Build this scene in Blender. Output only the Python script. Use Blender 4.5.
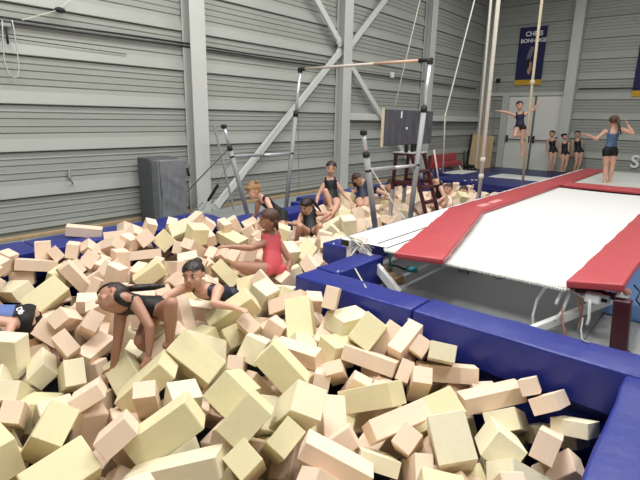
import bpy, bmesh, math, random
import numpy as np
from mathutils import Vector, Matrix

random.seed(7)
RNG = np.random.default_rng(11)
for o in list(bpy.data.objects):
    bpy.data.objects.remove(o)
SC = bpy.context.scene
COL = SC.collection
PI = math.pi

# ------------------------------------------------------------------ camera
# World: X across the hall (away from the left wall), Y along the left wall, Z up, metres.
FPX = 485.0
CAMZ = 1.67
_v1 = np.array([735 - 320, 125 - 240, FPX])
_d1 = _v1 / np.linalg.norm(_v1)
_nx = -39.0
_n = np.array([_nx, -(_v1[0] * _nx + FPX * FPX) / _v1[1], FPX])
_up = -_n / np.linalg.norm(_n)
_x = np.cross(_d1, _up)
if _x[0] < 0:
    _x = -_x
RW = np.stack([_x, _d1, _up])            # world = RW @ cam(x right, y down, z forward)
C0 = np.array([0.0, 0.0, CAMZ])
cd = bpy.data.cameras.new('camera')
cam = bpy.data.objects.new('camera', cd)
COL.objects.link(cam)
cd.sensor_width = 36.0
cd.lens = FPX / 640.0 * 36.0
cd.clip_start = 0.05
cd.clip_end = 100
M4 = Matrix.Identity(4)
for j, ax in enumerate(((1, 0, 0), (0, -1, 0), (0, 0, -1))):
    w = RW @ np.array(ax, float)
    for i in range(3):
        M4[i][j] = w[i]
M4[2][3] = CAMZ
cam.matrix_world = M4
SC.camera = cam

def ray(u, v):
    return RW @ np.array([u - 320.0, v - 240.0, FPX])
def onz(u, v, z):
    r = ray(u, v); return C0 + (z - CAMZ) / r[2] * r
def onx(u, v, x):
    r = ray(u, v); return C0 + x / r[0] * r
def ony(u, v, y):
    r = ray(u, v); return C0 + y / r[1] * r
def camvec(x, y, z):
    return RW @ np.array([x, y, z], float)

# ------------------------------------------------------------------ light
SC.view_settings.view_transform = 'Standard'
SC.view_settings.look = 'None'
SC.view_settings.gamma = 1.0
SC.view_settings.use_curve_mapping = False
SC.view_settings.exposure = 0.0
wd = bpy.data.worlds.new('world')
SC.world = wd
wd.use_nodes = True
wd.node_tree.nodes['Background'].inputs[0].default_value = (0.9, 0.95, 1.0, 1)
wd.node_tree.nodes['Background'].inputs[1].default_value = 0.05
CEIL = 6.4
def ceiling_lamp(x, y, sx, sy, watts):
    ld = bpy.data.lights.new('ceiling_lamp_light', 'AREA')
    ld.shape = 'RECTANGLE'; ld.size = sx; ld.size_y = sy
    ld.energy = watts; ld.color = (1.0, 0.985, 0.955)
    lo = bpy.data.objects.new('ceiling_lamp_light', ld)
    COL.objects.link(lo); lo.location = (x, y, CEIL - 0.42)
LAMPS = [(-4.3, 0.8, 140), (-1.6, 0.8, 190), (1.6, 0.8, 120),
         (-4.3, 4.6, 120), (-1.6, 4.6, 150), (1.6, 4.6, 90),
         (-4.3, 8.8, 85), (-1.2, 8.8, 80), (2.2, 8.8, 55),
         (-4.3, 13.0, 62), (-1.2, 13.0, 60), (2.2, 13.0, 40)]
for lx, ly, lw in LAMPS:
    ceiling_lamp(lx, ly, 0.5, 1.9, lw)

# ------------------------------------------------------------------ helpers
def S2L(c):
    return tuple((v / 12.92 if v <= 0.04045 else ((v + 0.055) / 1.055) ** 2.4) for v in [x / 255.0 for x in c])

def mat(name, rgb, rough=0.6, metal=0.0, var=0.0, vscale=6.0, bump=0.0, bscale=40.0, rnd=0.0, spec=0.5, coat=0.0, sss=0.0, mapscale=(1, 1, 1)):
    """procedural material: colour (sRGB 0-255) with noise variation, per-object variation and fine relief"""
    m = bpy.data.materials.new(name); m.use_nodes = True
    nt = m.node_tree; b = nt.nodes['Principled BSDF']; L = nt.links.new
    c = S2L(rgb)
    b.inputs['Roughness'].default_value = rough
    b.inputs['Metallic'].default_value = metal
    b.inputs['Specular IOR Level'].default_value = spec
    b.inputs['Coat Weight'].default_value = coat
    if sss:
        b.inputs['Subsurface Weight'].default_value = sss
        b.inputs['Subsurface Radius'].default_value = (0.02, 0.008, 0.005)
    tc = nt.nodes.new('ShaderNodeTexCoord')
    mp = nt.nodes.new('ShaderNodeMapping'); mp.inputs['Scale'].default_value = mapscale
    L(tc.outputs['Object'], mp.inputs['Vector'])
    last = None
    rgbn = nt.nodes.new('ShaderNodeRGB'); rgbn.outputs[0].default_value = (*c, 1); last = rgbn.outputs[0]
    if var > 0:
        n = nt.nodes.new('ShaderNodeTexNoise'); n.inputs['Scale'].default_value = vscale; n.inputs['Detail'].default_value = 4
        L(mp.outputs[0], n.inputs['Vector'])
        mr = nt.nodes.new('ShaderNodeMapRange'); mr.inputs[3].default_value = 1 - var; mr.inputs[4].default_value = 1 + var
        mr.inputs[1].default_value = 0.25; mr.inputs[2].default_value = 0.75
        L(n.outputs['Fac'], mr.inputs[0])
        mx = nt.nodes.new('ShaderNodeVectorMath'); mx.operation = 'SCALE'
        L(last, mx.inputs[0]); L(mr.outputs[0], mx.inputs['Scale']); last = mx.outputs[0]
    if rnd > 0:
        oi = nt.nodes.new('ShaderNodeObjectInfo')
        mr = nt.nodes.new('ShaderNodeMapRange'); mr.inputs[3].default_value = 1 - rnd; mr.inputs[4].default_value = 1 + rnd
        L(oi.outputs['Random'], mr.inputs[0])
        mx = nt.nodes.new('ShaderNodeVectorMath'); mx.operation = 'SCALE'
        L(last, mx.inputs[0]); L(mr.outputs[0], mx.inputs['Scale']); last = mx.outputs[0]
    L(last, b.inputs['Base Color'])
    if bump > 0:
        n = nt.nodes.new('ShaderNodeTexNoise'); n.inputs['Scale'].default_value = bscale; n.inputs['Detail'].default_value = 3
        L(mp.outputs[0], n.inputs['Vector'])
        bp = nt.nodes.new('ShaderNodeBump'); bp.inputs['Strength'].default_value = bump; bp.inputs['Distance'].default_value = 0.02
        L(n.outputs['Fac'], bp.inputs['Height']); L(bp.outputs[0], b.inputs['Normal'])
    return m

MAT = {
 'wall': mat('painted_cladding', (163, 167, 160), 0.45, var=0.035, vscale=1.3),
 'wall_plain': mat('plain_wall', (176, 178, 168), 0.6, var=0.03, vscale=1.0),
 'steel_paint': mat('cream_painted_steel', (198, 201, 196), 0.42, var=0.03, vscale=3),
 'brace': mat('brace_paint', (208, 211, 206), 0.4, var=0.03, vscale=3),
 'ceil': mat('ceiling_sheet', (150, 152, 148), 0.6, var=0.03),
 'carpet': mat('grey_carpet', (158, 161, 162), 0.95, var=0.16, vscale=55, bump=0.5, bscale=320, spec=0.1),
 'carpet_dark': mat('dark_carpet_runner', (150, 153, 154), 0.95, var=0.2, vscale=75, bump=0.6, bscale=350, spec=0.1),
 'skirt': mat('tan_timber_skirting', (176, 150, 112), 0.6, var=0.12, vscale=9),
 'blue': mat('blue_vinyl', (32, 43, 126), 0.36, var=0.10, vscale=5, bump=0.25, bscale=9, spec=0.45),
 'blue_dark': mat('blue_vinyl_dimmed', (24, 32, 98), 0.4, var=0.10, vscale=5, bump=0.2, bscale=9),  # darker copy of the blue; on the far mats weaker light is in the colour
 'lightblue': mat('light_blue_vinyl', (120, 160, 214), 0.5, var=0.05, vscale=4, bump=0.1, bscale=8),
 'red': mat('red_vinyl', (178, 68, 74), 0.42, var=0.07, vscale=6, bump=0.22, bscale=10),
 'redpatch': mat('faded_patch', (228, 150, 150), 0.5, var=0.1, vscale=30),
 'bed': mat('white_trampoline_web', (248, 248, 245), 0.8, var=0.02, vscale=25, bump=0.15, bscale=260),
 'bed_edge': mat('white_web_fringe', (226, 226, 220), 0.85, var=0.12, vscale=90),
 'deck': mat('pale_grey_deck', (196, 198, 192), 0.8, var=0.04, vscale=12, bump=0.1, bscale=120),
 'white_steel': mat('white_painted_steel', (232, 233, 230), 0.38, var=0.03, vscale=8),
 'galv': mat('grey_steel', (148, 151, 153), 0.5, 0.0, var=0.06, vscale=10),
 'chrome': mat('bright_steel', (205, 208, 212), 0.35, 0.5),
 'dark': mat('black_rubber', (24, 24, 26), 0.6),
 'cable': mat('black_cable', (34, 36, 36), 0.55),
 'bar_wood': mat('bar_fibreglass', (196, 186, 176), 0.5, var=0.15, vscale=14, mapscale=(1, 8, 8)),
 'bar_worn': mat('bar_worn_wood', (196, 166, 146), 0.6, var=0.18, vscale=14, mapscale=(1, 8, 8)),
 'maroon': mat('dark_red_paint', (66, 22, 28), 0.4, var=0.1, vscale=12),
 'slate': mat('dark_grey_board', (74, 76, 82), 0.75, var=0.35, vscale=9, bump=0.2, bscale=30, mapscale=(1, 1, 0.4)),
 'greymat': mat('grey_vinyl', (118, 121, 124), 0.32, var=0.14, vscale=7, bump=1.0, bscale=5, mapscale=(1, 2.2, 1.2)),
 'greymat_side': mat('dark_grey_mat_side', (86, 89, 92), 0.7, var=0.10, vscale=11, bump=0.4, bscale=11),  # darker grey for the side of the upright mats
 'door': mat('door_paint', (226, 228, 221), 0.45, var=0.02, vscale=2),
 'door_grey': mat('door_hardware', (120, 124, 126), 0.4, 0.5),
 'ply': mat('plywood', (196, 172, 134), 0.65, var=0.10, vscale=5, mapscale=(1, 1, 0.2)),
 'card': mat('brown_board', (170, 136, 98), 0.75, var=0.1, vscale=14),
 'banner': mat('navy_banner_cloth', (26, 30, 78), 0.7, var=0.06, vscale=5),
 'yellow': mat('yellow_band', (205, 160, 44), 0.7, var=0.08, vscale=9),
 'print_white': mat('white_print', (244, 245, 248), 0.7),
 'print_skin': mat('printed_skin_tone', (186, 142, 120), 0.7, var=0.1, vscale=9),
 'print_grey': mat('printed_grey', (112, 112, 128), 0.7, var=0.1, vscale=9),
 'rope': mat('pale_rope', (226, 222, 208), 0.8, var=0.06, vscale=30, bump=0.5, bscale=90),
 'rope_tan': mat('natural_fibre_rope', (205, 192, 164), 0.85, var=0.08, vscale=30, bump=0.6, bscale=90),
 'strap': mat('peach_strap', (214, 160, 138), 0.7, var=0.08, vscale=30),
 'strap_white': mat('white_strap', (226, 226, 222), 0.7),
 'green': mat('green_strap', (26, 120, 92), 0.6),
 'teal': mat('teal_plastic', (40, 150, 166), 0.5),
 'foam_y': mat('pale_yellow_foam', (221, 212, 173), 0.95, var=0.035, vscale=9, bump=0.15, bscale=140, rnd=0.05, spec=0.15),
 'foam_w': mat('cream_foam', (228, 220, 191), 0.95, var=0.03, vscale=9, bump=0.15, bscale=140, rnd=0.05, spec=0.15),
 'foam_p': mat('peach_foam', (234, 211, 189), 0.95, var=0.03, vscale=9, bump=0.15, bscale=140, rnd=0.05, spec=0.15),
 'skin': mat('skin_light', (206, 162, 140), 0.5, var=0.04, vscale=12, sss=0.06),
 'skin_b': mat('skin_mid', (172, 128, 107), 0.5, var=0.04, vscale=12, sss=0.06),
 'hair_dark': mat('dark_brown_hair', (38, 26, 22), 0.42, var=0.3, vscale=30, bump=0.5, bscale=60, mapscale=(1, 1, 0.25)),
 'hair_brown': mat('brown_hair', (72, 47, 34), 0.5, var=0.3, vscale=30, bump=0.5, bscale=60, mapscale=(1, 1, 0.25)),
 'hair_blond': mat('dark_blond_hair', (150, 112, 74), 0.5, var=0.3, vscale=30, bump=0.5, bscale=60, mapscale=(1, 1, 0.25)),
 'leo_black': mat('black_leotard', (18, 18, 22), 0.55, var=0.15, vscale=14),
 'leo_navy': mat('navy_leotard', (24, 26, 52), 0.5, var=0.2, vscale=14),
 'leo_red': mat('coral_red_leotard', (206, 82, 90), 0.55, var=0.05, vscale=14),
 'leo_blue': mat('blue_pattern_leotard', (70, 96, 128), 0.5, var=0.45, vscale=26),
 'leo_purple': mat('navy_purple_leotard', (38, 34, 70), 0.5, var=0.45, vscale=22),
 'shorts': mat('black_shorts', (14, 14, 16), 0.7),
 'bluetop': mat('blue_cotton_top', (92, 112, 172), 0.7, var=0.1, vscale=12),
 'eye': mat('eye_white', (236, 232, 226), 0.3),
 'iris': mat('dark_iris', (40, 26, 18), 0.3),
 'lip': mat('lip_colour', (176, 96, 88), 0.5),
 'lamp': mat('lamp_housing', (200, 200, 196), 0.5),
}

# the woven bed lets part of the light through to the floor below
_nt = MAT['bed'].node_tree; _out = _nt.nodes['Material Output']; _pb = _nt.nodes['Principled BSDF']
_tr = _nt.nodes.new('ShaderNodeBsdfTranslucent'); _tr.inputs[0].default_value = (0.9, 0.9, 0.88, 1)
_mx = _nt.nodes.new('ShaderNodeMixShader'); _mx.inputs[0].default_value = 0.24
_nt.links.new(_pb.outputs[0], _mx.inputs[1]); _nt.links.new(_tr.outputs[0], _mx.inputs[2]); _nt.links.new(_mx.outputs[0], _out.inputs[0])

def tag(o, label=None, cat=None, group=None, kind=None):
    if label: o['label'] = label
    if cat: o['category'] = cat
    if group: o['group'] = group
    if kind: o['kind'] = kind
    return o

class MB:
    """collects shapes into one mesh"""
    def __init__(s): s.v = []; s.f = []; s.mi = []
    def add(s, v, f, m=0):
        n = len(s.v); s.v += [tuple(map(float, p)) for p in v]
        s.f += [tuple(i + n for i in q) for q in f]; s.mi += [m] * len(f)
        return s
    def box(s, c, size, ch=0.0, rot=None, m=0):
        v, f = chamfer_box(size, ch)
        R = rot if rot is not None else np.eye(3)
        return s.add((np.array(v) @ np.array(R).T) + np.array(c), f, m)
    def span(s, lo, hi, ch=0.0, m=0):
        lo = np.array(lo, float); hi = np.array(hi, float)
        return s.box((lo + hi) / 2, hi - lo, ch, m=m)
    def beam(s, a, b, w, h, ch=0.0, upv=(0, 0, 1), m=0):
        a = np.array(a, float); b = np.array(b, float); d = b - a; L = np.linalg.norm(d); d /= L
        u = np.array(upv, float); x = np.cross(d, u)
        if np.linalg.norm(x) < 1e-4: x = np.cross(d, (1, 0, 0))
        x /= np.linalg.norm(x); u = np.cross(x, d)
        return s.box((a + b) / 2, (w, L, h), ch, np.stack([x, d, u], 1), m)
    def tube(s, pts, r, n=10, caps=True, m=0):
        pts = [np.array(p, float) for p in pts]
        rs = r if hasattr(r, '__len__') else [r] * len(pts)
        vs = []; fs = []
        ref = None
        for i, p in enumerate(pts):
            t = (pts[min(i + 1, len(pts) - 1)] - pts[max(i - 1, 0)]); t /= (np.linalg.norm(t) + 1e-9)
            if ref is None:
                ref = np.cross(t, (0, 0, 1))
                if np.linalg.norm(ref) < 0.05: ref = np.cross(t, (1, 0, 0))
            x = ref - t * (ref @ t); x /= np.linalg.norm(x); ref = x; y = np.cross(t, x)
            for k in range(n):
                a = 2 * PI * k / n
                vs.append(p + rs[i] * (math.cos(a) * x + math.sin(a) * y))
        for i in range(len(pts) - 1):
            for k in range(n):
                fs.append((i * n + k, i * n + (k + 1) % n, (i + 1) * n + (k + 1) % n, (i + 1) * n + k))
        if caps:
            fs.append(tuple(range(n - 1, -1, -1))); fs.append(tuple(range((len(pts) - 1) * n, len(pts) * n)))
        return s.add(vs, fs, m)
    def ell(s, c, r, rot=None, nu=14, nv=9, m=0):
        r = np.array(r if hasattr(r, '__len__') else (r, r, r), float)
        vs = [(0, 0, 1)]; fs = []
        for i in range(1, nv):
            t = PI * i / nv
            for k in range(nu):
                a = 2 * PI * k / nu
                vs.append((math.sin(t) * math.cos(a), math.sin(t) * math.sin(a), math.cos(t)))
        vs.append((0, 0, -1)); e = len(vs) - 1
        for k in range(nu):
            fs.append((0, 1 + k, 1 + (k + 1) % nu))
            fs.append((e, e - nu + (k + 1) % nu, e - nu + k))
        for i in range(nv - 2):
            for k in range(nu):
                a = 1 + i * nu
                fs.append((a + k, a + nu + k, a + nu + (k + 1) % nu, a + (k + 1) % nu))
        V = np.array(vs) * r
        if rot is not None: V = V @ np.array(rot).T
        return s.add(V + np.array(c, float), fs, m)
    def mesh(s, name, mats, smooth=False):
        me = bpy.data.meshes.new(name); me.from_pydata(s.v, [], s.f)
        for q in (mats if isinstance(mats, (list, tuple)) else [mats]): me.materials.append(MAT[q])
        if any(s.mi): me.polygons.foreach_set('material_index', s.mi)
        if smooth: me.polygons.foreach_set('use_smooth', [True] * len(s.f))
        me.update(); return me
    def build(s, name, mats, parent=None, smooth=False, origin=None):
        if origin is not None:
            og = np.array(origin, float); s.v = [tuple(np.array(p) - og) for p in s.v]
        o = bpy.data.objects.new(name, s.mesh(name, mats, smooth)); COL.objects.link(o)
        if origin is not None: o.location = tuple(origin)
        if parent is not None:
            o.parent = parent
            if parent.type != 'EMPTY' or origin is not None or True:
                o.matrix_parent_inverse = parent_world(parent).inverted()
        return o

def parent_world(p):
    m = Matrix.LocRotScale(p.location, p.rotation_euler, p.scale)
    if p.parent is not None: m = parent_world(p.parent) @ p.matrix_parent_inverse @ m
    return m

def chamfer_box(size, ch):
    hx, hy, hz = [q / 2.0 for q in size]
    if ch <= 0:
        v = [(x, y, z) for x in (-hx, hx) for y in (-hy, hy) for z in (-hz, hz)]
        f = [(0, 1, 3, 2), (4, 6, 7, 5), (0, 4, 5, 1), (2, 3, 7, 6), (0, 2, 6, 4), (1, 5, 7, 3)]
        return v, f
    c = min(ch, hx * .9, hy * .9, hz * .9)
    v = []; idx = {}
    h = (hx, hy, hz)
    for sx in (-1, 1):
        for sy in (-1, 1):
            for sz in (-1, 1):
                for ax in range(3):
                    p = [sx * hx, sy * hy, sz * hz]
                    for a in range(3):
                        if a != ax: p[a] = (sx, sy, sz)[a] * (h[a] - c)
                    idx[(sx, sy, sz, ax)] = len(v); v.append(tuple(p))
    f = []
    def orient(q):
        P = np.array([v[i] for i in q]); n = np.cross(P[1] - P[0], P[2] - P[0])
        return tuple(q) if n @ P.mean(0) > 0 else tuple(reversed(q))
    for ax in range(3):
        a, b = [k for k in range(3) if k != ax]
        for s in (-1, 1):
            q = []
            for sa, sb in ((-1, -1), (1, -1), (1, 1), (-1, 1)):
                k = [0, 0, 0]; k[ax] = s; k[a] = sa; k[b] = sb
                q.append(idx[(*k, ax)])
            f.append(orient(q))
        for sa in (-1, 1):
            for sb in (-1, 1):
                q = []
                for s, which in ((-1, a), (1, a), (1, b), (-1, b)):
                    k = [0, 0, 0]; k[ax] = s; k[a] = sa; k[b] = sb
                    q.append(idx[(*k, which)])
                f.append(orient(q))
    for sx in (-1, 1):
        for sy in (-1, 1):
            for sz in (-1, 1):
                f.append(orient([idx[(sx, sy, sz, k)] for k in range(3)]))
    return v, f

def empty(name, loc, label=None, cat=None, group=None):
    o = bpy.data.objects.new(name, None); COL.objects.link(o)
    o.location = tuple(float(q) for q in loc); o.empty_display_size = 0.2
    return tag(o, label, cat, group)

def text_mesh(name, s, size, matname, M, parent=None, depth=0.004):
    cu = bpy.data.curves.new(name, 'FONT'); cu.body = s; cu.size = size; cu.extrude = depth
    cu.align_x = 'CENTER'; cu.offset = size * 0.02
    t = bpy.data.objects.new(name, cu); COL.objects.link(t)
    bpy.context.view_layer.update()
    me = bpy.data.meshes.new_from_object(t.evaluated_get(bpy.context.evaluated_depsgraph_get()))
    bpy.data.objects.remove(t)
    me.name = name; me.transform(M); me.materials.clear(); me.materials.append(MAT[matname])
    o = bpy.data.objects.new(name, me); COL.objects.link(o)
    if parent is not None:
        o.parent = parent; o.matrix_parent_inverse = parent_world(parent).inverted()
    return o

# pads with slightly pillowed faces and rounded edges
def pad_mesh(lo, hi, r=0.035, puff=0.008, seed=0, nseg=6):
    """upholstered block: rounded box, subdivided, with faint pillow and creases"""
    lo = np.array(lo, float); hi = np.array(hi, float); c = (lo + hi) / 2; s = hi - lo
    bm = bmesh.new()
    bmesh.ops.create_cube(bm, size=1.0)
    for v in bm.verts: v.co = Vector((v.co.x * s[0], v.co.y * s[1], v.co.z * s[2]))
    bmesh.ops.bevel(bm, geom=list(bm.edges), offset=min(r, min(s) * 0.3), segments=3, profile=0.6, affect='EDGES')
    k = int(np.argmax(s)); n = max(1, int(s[k] / 0.16))
    for i in range(1, n):
        p = [0, 0, 0]; p[k] = -s[k] / 2 + s[k] * i / n
        d = [0, 0, 0]; d[k] = 1
        bmesh.ops.bisect_plane(bm, geom=bm.verts[:] + bm.edges[:] + bm.faces[:], plane_co=p, plane_no=d)
    rg = np.random.default_rng(seed)
    ph = rg.uniform(0, 6, 6)
    for v in bm.verts:
        t = v.co[k]
        w = puff * (math.sin(t * 9 + ph[0]) * 0.5 + math.sin(t * 17 + ph[1]) * 0.35)
        for a in range(3):
            if a != k:
                v.co[a] += w * (1 if v.co[a] > 0 else -1) * (0.3 + 0.7 * (abs(v.co[a]) / (s[a] / 2 + 1e-6)))
        if puff:
            v.co[2] += 0
    me = bpy.data.meshes.new('pad'); bm.to_mesh(me); bm.free()
    me.polygons.foreach_set('use_smooth', [True] * len(me.polygons))
    return me, c
def pad(name, lo, hi, matname, parent=None, r=0.035, puff=0.006, seed=0, base=True):
    me, c = pad_mesh(lo, hi, r, puff, seed)
    me.name = name; me.materials.append(MAT[matname])
    o = bpy.data.objects.new(name, me); COL.objects.link(o)
    o.location = tuple(c)
    if parent is not None:
        o.parent = parent; o.matrix_parent_inverse = parent_world(parent).inverted()
    return o

# ------------------------------------------------------------------ the hall
WX, FY = -7.10, 17.60           # left wall plane, far wall plane
RX, BY = 6.5, -6.0              # right wall, wall behind the camera
PX0, PX1, PXM, PXN, PXC = -5.20, -0.23, -2.79, -3.33, -4.75
PY0, PY1, PY2, PY3 = -1.6, 3.02, 4.10, 10.60
def in_pit(x, y, e=0.0):
    if PX0 - e < x < PX1 + e and PY0 < y < PY1 + e: return True
    if PX0 - e < x < PXM + e and PY1 <= y < 3.8 + e: return True
    if PXC - e < x < PXM + e and 3.8 <= y < PY2 + e: return True
    if PXC - e < x < PXN + e and PY2 <= y < 5.75 + e: return True
    if PX0 - e < x < PXN + e and 5.75 - e <= y < PY3 + e: return True
    return False
E_ = 0.04                        # the hole runs a little way under the pads
xs = [WX - 0.1, PX0 - E_, PXC - E_, PXN + E_, PXM + E_, PX1 + E_, RX]; ys = [BY, PY0, PY1 + E_, 3.8 + E_, PY2 + E_, 5.75 - E_, PY3 + E_, FY + 0.1]
mb = MB(); pf = MB(); liner = MB()
for i in range(len(xs) - 1):
    for j in range(len(ys) - 1):
        cx, cy = (xs[i] + xs[i + 1]) / 2, (ys[j] + ys[j + 1]) / 2
        q = [(xs[i], ys[j]), (xs[i + 1], ys[j]), (xs[i + 1], ys[j + 1]), (xs[i], ys[j + 1])]
        if not in_pit(cx, cy, E_):
            mb.add([(a, b, 0) for a, b in q], [(0, 1, 2, 3)])
        else:
            pf.add([(a, b, -1.0) for a, b in q], [(0, 1, 2, 3)])
            for k, (dx, dy) in enumerate(((0, -1), (1, 0), (0, 1), (-1, 0))):
                nx_, ny_ = cx, cy
                if dx: nx_ = (xs[i + 1] if dx > 0 else xs[i]) + 0.01 * dx
                if dy: ny_ = (ys[j + 1] if dy > 0 else ys[j]) + 0.01 * dy
                if not in_pit(nx_, ny_, E_):
                    a, b = q[k], q[(k + 1) % 4]
                    liner.add([(a[0], a[1], -1), (b[0], b[1], -1), (b[0], b[1], 0), (a[0], a[1], 0)], [(0, 1, 2, 3)])
tag(mb.build('floor', 'carpet'), kind='structure')
tag(pf.build('floor_pit', 'dark'), kind='structure')  # shade of the gaps between blocks put into the black floor colour
tag(liner.build('wall_pit', 'blue_dark'), kind='structure')

# profiled cladding: cassettes 0.6 m high, one panel per bay
PROF = [(0.000, 0.012), (0.006, 0.052), (0.014, 0.054), (0.165, 0.014), (0.222, 0.010), (0.230, -0.012), (0.238, -0.012), (0.244, 0.006),
        (0.316, 0.010), (0.332, 0.024), (0.338, 0.010), (0.408, 0.016), (0.414, -0.012), (0.422, -0.012), (0.428, 0.006),
        (0.496, 0.010), (0.512, 0.024), (0.518, 0.010), (0.588, 0.016), (0.592, -0.012), (0.600, -0.012)]
def panel_mesh(L, zlo, zhi):
    pts = [(min(max(z, zlo), zhi), d) for z, d in PROF if zlo - 1e-6 <= z <= zhi + 1e-6]
    v = []; f = []
    for z, d in pts: v += [(d, 0.004, z), (d, L - 0.004, z)]
    for i in range(len(pts) - 1): f.append((2 * i, 2 * i + 1, 2 * i + 3, 2 * i + 2))
    m = MB().add(v, f); me = m.mesh('cladding_panel', 'wall'); return me
Z0 = 0.546 - 0.6
ZT = CEIL
def clad(wall, spans, place):
    for (a, b) in spans:
        me = panel_mesh(b - a, 0, 0.6); me_low = panel_mesh(b - a, 0.06, 0.6)
        for k in range(int((ZT - Z0) / 0.6) + 1):
            o = bpy.data.objects.new('cladding_panel', me_low if k == 0 else me); COL.objects.link(o)
            place(o, a, Z0 + 0.6 * k)
            o.parent = wall
wl = tag(MB().span((WX - 0.16, BY, 0), (WX - 0.03, FY, ZT)).build('wall_left', 'wall_plain'), kind='structure')
wf = tag(MB().span((WX - 0.16, FY + 0.03, 0), (RX, FY + 0.16, ZT)).build('wall_far', 'wall_plain'), kind='structure')
COLY = [1.05, 5.13, 9.15, 13.08]
def place_left(o, a, z): o.location = (WX, a, z)
def place_far(o, a, z):
    o.location = (a, FY, z); o.rotation_euler = (0, 0, -PI / 2)
clad(wl, [(BY, COLY[0]), (COLY[0], COLY[1]), (COLY[1], COLY[2]), (COLY[2], COLY[3]), (COLY[3], FY)], place_left)
clad(wf, [(WX, -4.22), (-4.22, -0.10), (-0.10, 3.2), (3.2, RX)], place_far)
tag(MB().span((RX, BY, 0), (RX + 0.12, FY, ZT)).build('wall_right', 'wall_plain'), kind='structure')
tag(MB().span((WX - 0.16, BY - 0.12, 0), (RX, BY, ZT)).build('wall_back', 'wall_plain'), kind='structure')
tag(MB().span((WX - 0.16, BY - 0.12, ZT), (RX + 0.12, FY + 0.16, ZT + 0.1)).build('ceiling', 'ceil'), kind='structure')
tag(MB().span((WX + 0.0, BY, 0), (WX + 0.06, FY, 0.05), 0.008).build('baseboard_left', 'skirt'), kind='structure')
tag(MB().span((WX, FY - 0.05, 0), (RX, FY, 0.05), 0.008).build('baseboard_far', 'skirt'), kind='structure')

# columns: H-section, flange facing the hall
def column(p, axis, label):
    t = empty('steel_column', (p[0], p[1], 0), label, 'column', 'steel columns along the walls')
    d, w = 0.24, 0.30
    def part(name, lo, hi):
        lo = list(lo); hi = list(hi)
        if axis == 'x': MB().span((p[0] + lo[0], p[1] + lo[1], 0), (p[0] + hi[0], p[1] + hi[1], ZT), 0.006).build(name, 'steel_paint', t)
        else: MB().span((p[0] + lo[1], p[1] - hi[0], 0), (p[0] + hi[1], p[1] - lo[0], ZT), 0.006).build(name, 'steel_paint', t)
    part('flange', (0.035, -w / 2), (0.055, w / 2)); part('flange', (d, -w / 2), (d + 0.022, w / 2))
    part('web', (0.05, -0.012), (d, 0.012))
    return t
cl = ['cream steel column rising beside the upright grey mats', 'cream steel column where the diagonal wall braces cross',
      'cream steel column behind the dark grey board']
column((WX, COLY[0]), 'x', 'cream steel column on the left wall under the hanging cord loop')
for y, l in zip(COLY[1:], cl): column((WX, y), 'x', l)
column((WX, FY - 0.25), 'x', 'cream steel column in the corner behind the plywood board')
column((-4.22, FY), 'y', 'cream steel column on the far wall beside the double door')

# wall bracing, from column feet to the middle column and up again
XB = WX + 0.165
for (a, b, lab) in [((XB, 5.40, 0.02), (XB, 9.00, 3.08), 'pale flat diagonal brace from the floor to the middle wall column'),
                    ((XB, 9.00, 3.20), (XB, 5.40, 6.38), 'pale diagonal brace rising to the roof from the middle wall column'),
                    ((XB, 9.32, 3.20), (XB, 12.9, 6.38), 'pale diagonal brace rising towards the corner from the middle wall column'),
                    ((XB, 9.32, 2.86), (XB, 12.9, 0.02), 'pale diagonal brace running down behind the dark grey board')]:
    t = empty('diagonal_brace', a, lab, 'brace', 'diagonal braces on the left wall')
    d = (np.array(b) - np.array(a)); d /= np.linalg.norm(d)
    MB().beam(np.array(a) + d * 0.06, np.array(b) - d * 0.06, 0.05, 0.135, 0.006, upv=(0, -d[2], d[1])).build('tube', 'brace', t)
    for q in (np.array(a) + d * 0.06, np.array(b) - d * 0.06):
        MB().beam(q - d * 0.09, q + d * 0.09, 0.02, 0.19, 0.004, upv=(0, -d[2], d[1])).build('gusset_plate', 'steel_paint', t)
t = empty('wall_rail', (WX + 0.1, 13.5, 1.6), 'white horizontal rail on the wall behind the dark grey board', 'rail')
MB().span((WX + 0.06, 9.32, 1.60), (WX + 0.13, 12.92, 1.76), 0.01).build('rail_bar', 'brace', t)
MB().span((WX + 0.06, 13.24, 1.60), (WX + 0.20, 17.18, 1.76), 0.01).build('rail_bar', 'brace', t)

# cables on the walls
def wall_cable(name, pts, r, label, n=6, group=None):
    return tag(MB().tube(pts, r, n).build(name, 'cable', smooth=True), label, 'cable', group)
wall_cable('wall_cable', [(WX + 0.06, y, 2.765 + 0.008 * math.sin(y * 1.7)) for y in np.arange(-5.8, 9.2, 0.6)], 0.014, 'upper of two black cables along the left wall', group='paired wall cables')
wall_cable('wall_cable', [(WX + 0.06, y, 2.715 + 0.008 * math.sin(y * 1.3 + 1)) for y in np.arange(-5.8, 9.2, 0.6)], 0.014, 'lower of two black cables along the left wall', group='paired wall cables')
wall_cable('wall_cable', [(WX + 0.06, y, 2.70) for y in np.arange(9.6, 17.2, 0.8)], 0.016, 'dark cable on the left wall beyond the braced column')
wall_cable('wall_cable', [(x, FY - 0.06, 2.68) for x in np.arange(-4.0, 6.0, 0.8)], 0.016, 'dark cable on the far wall right of the double door')
wall_cable('wall_cable', [(WX + 0.05, y, 2.55 - 0.02 * (y - 1.5)) for y in np.arange(1.2, 4.2, 0.4)], 0.006, 'thin grey wire sagging below the paired cables')
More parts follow.
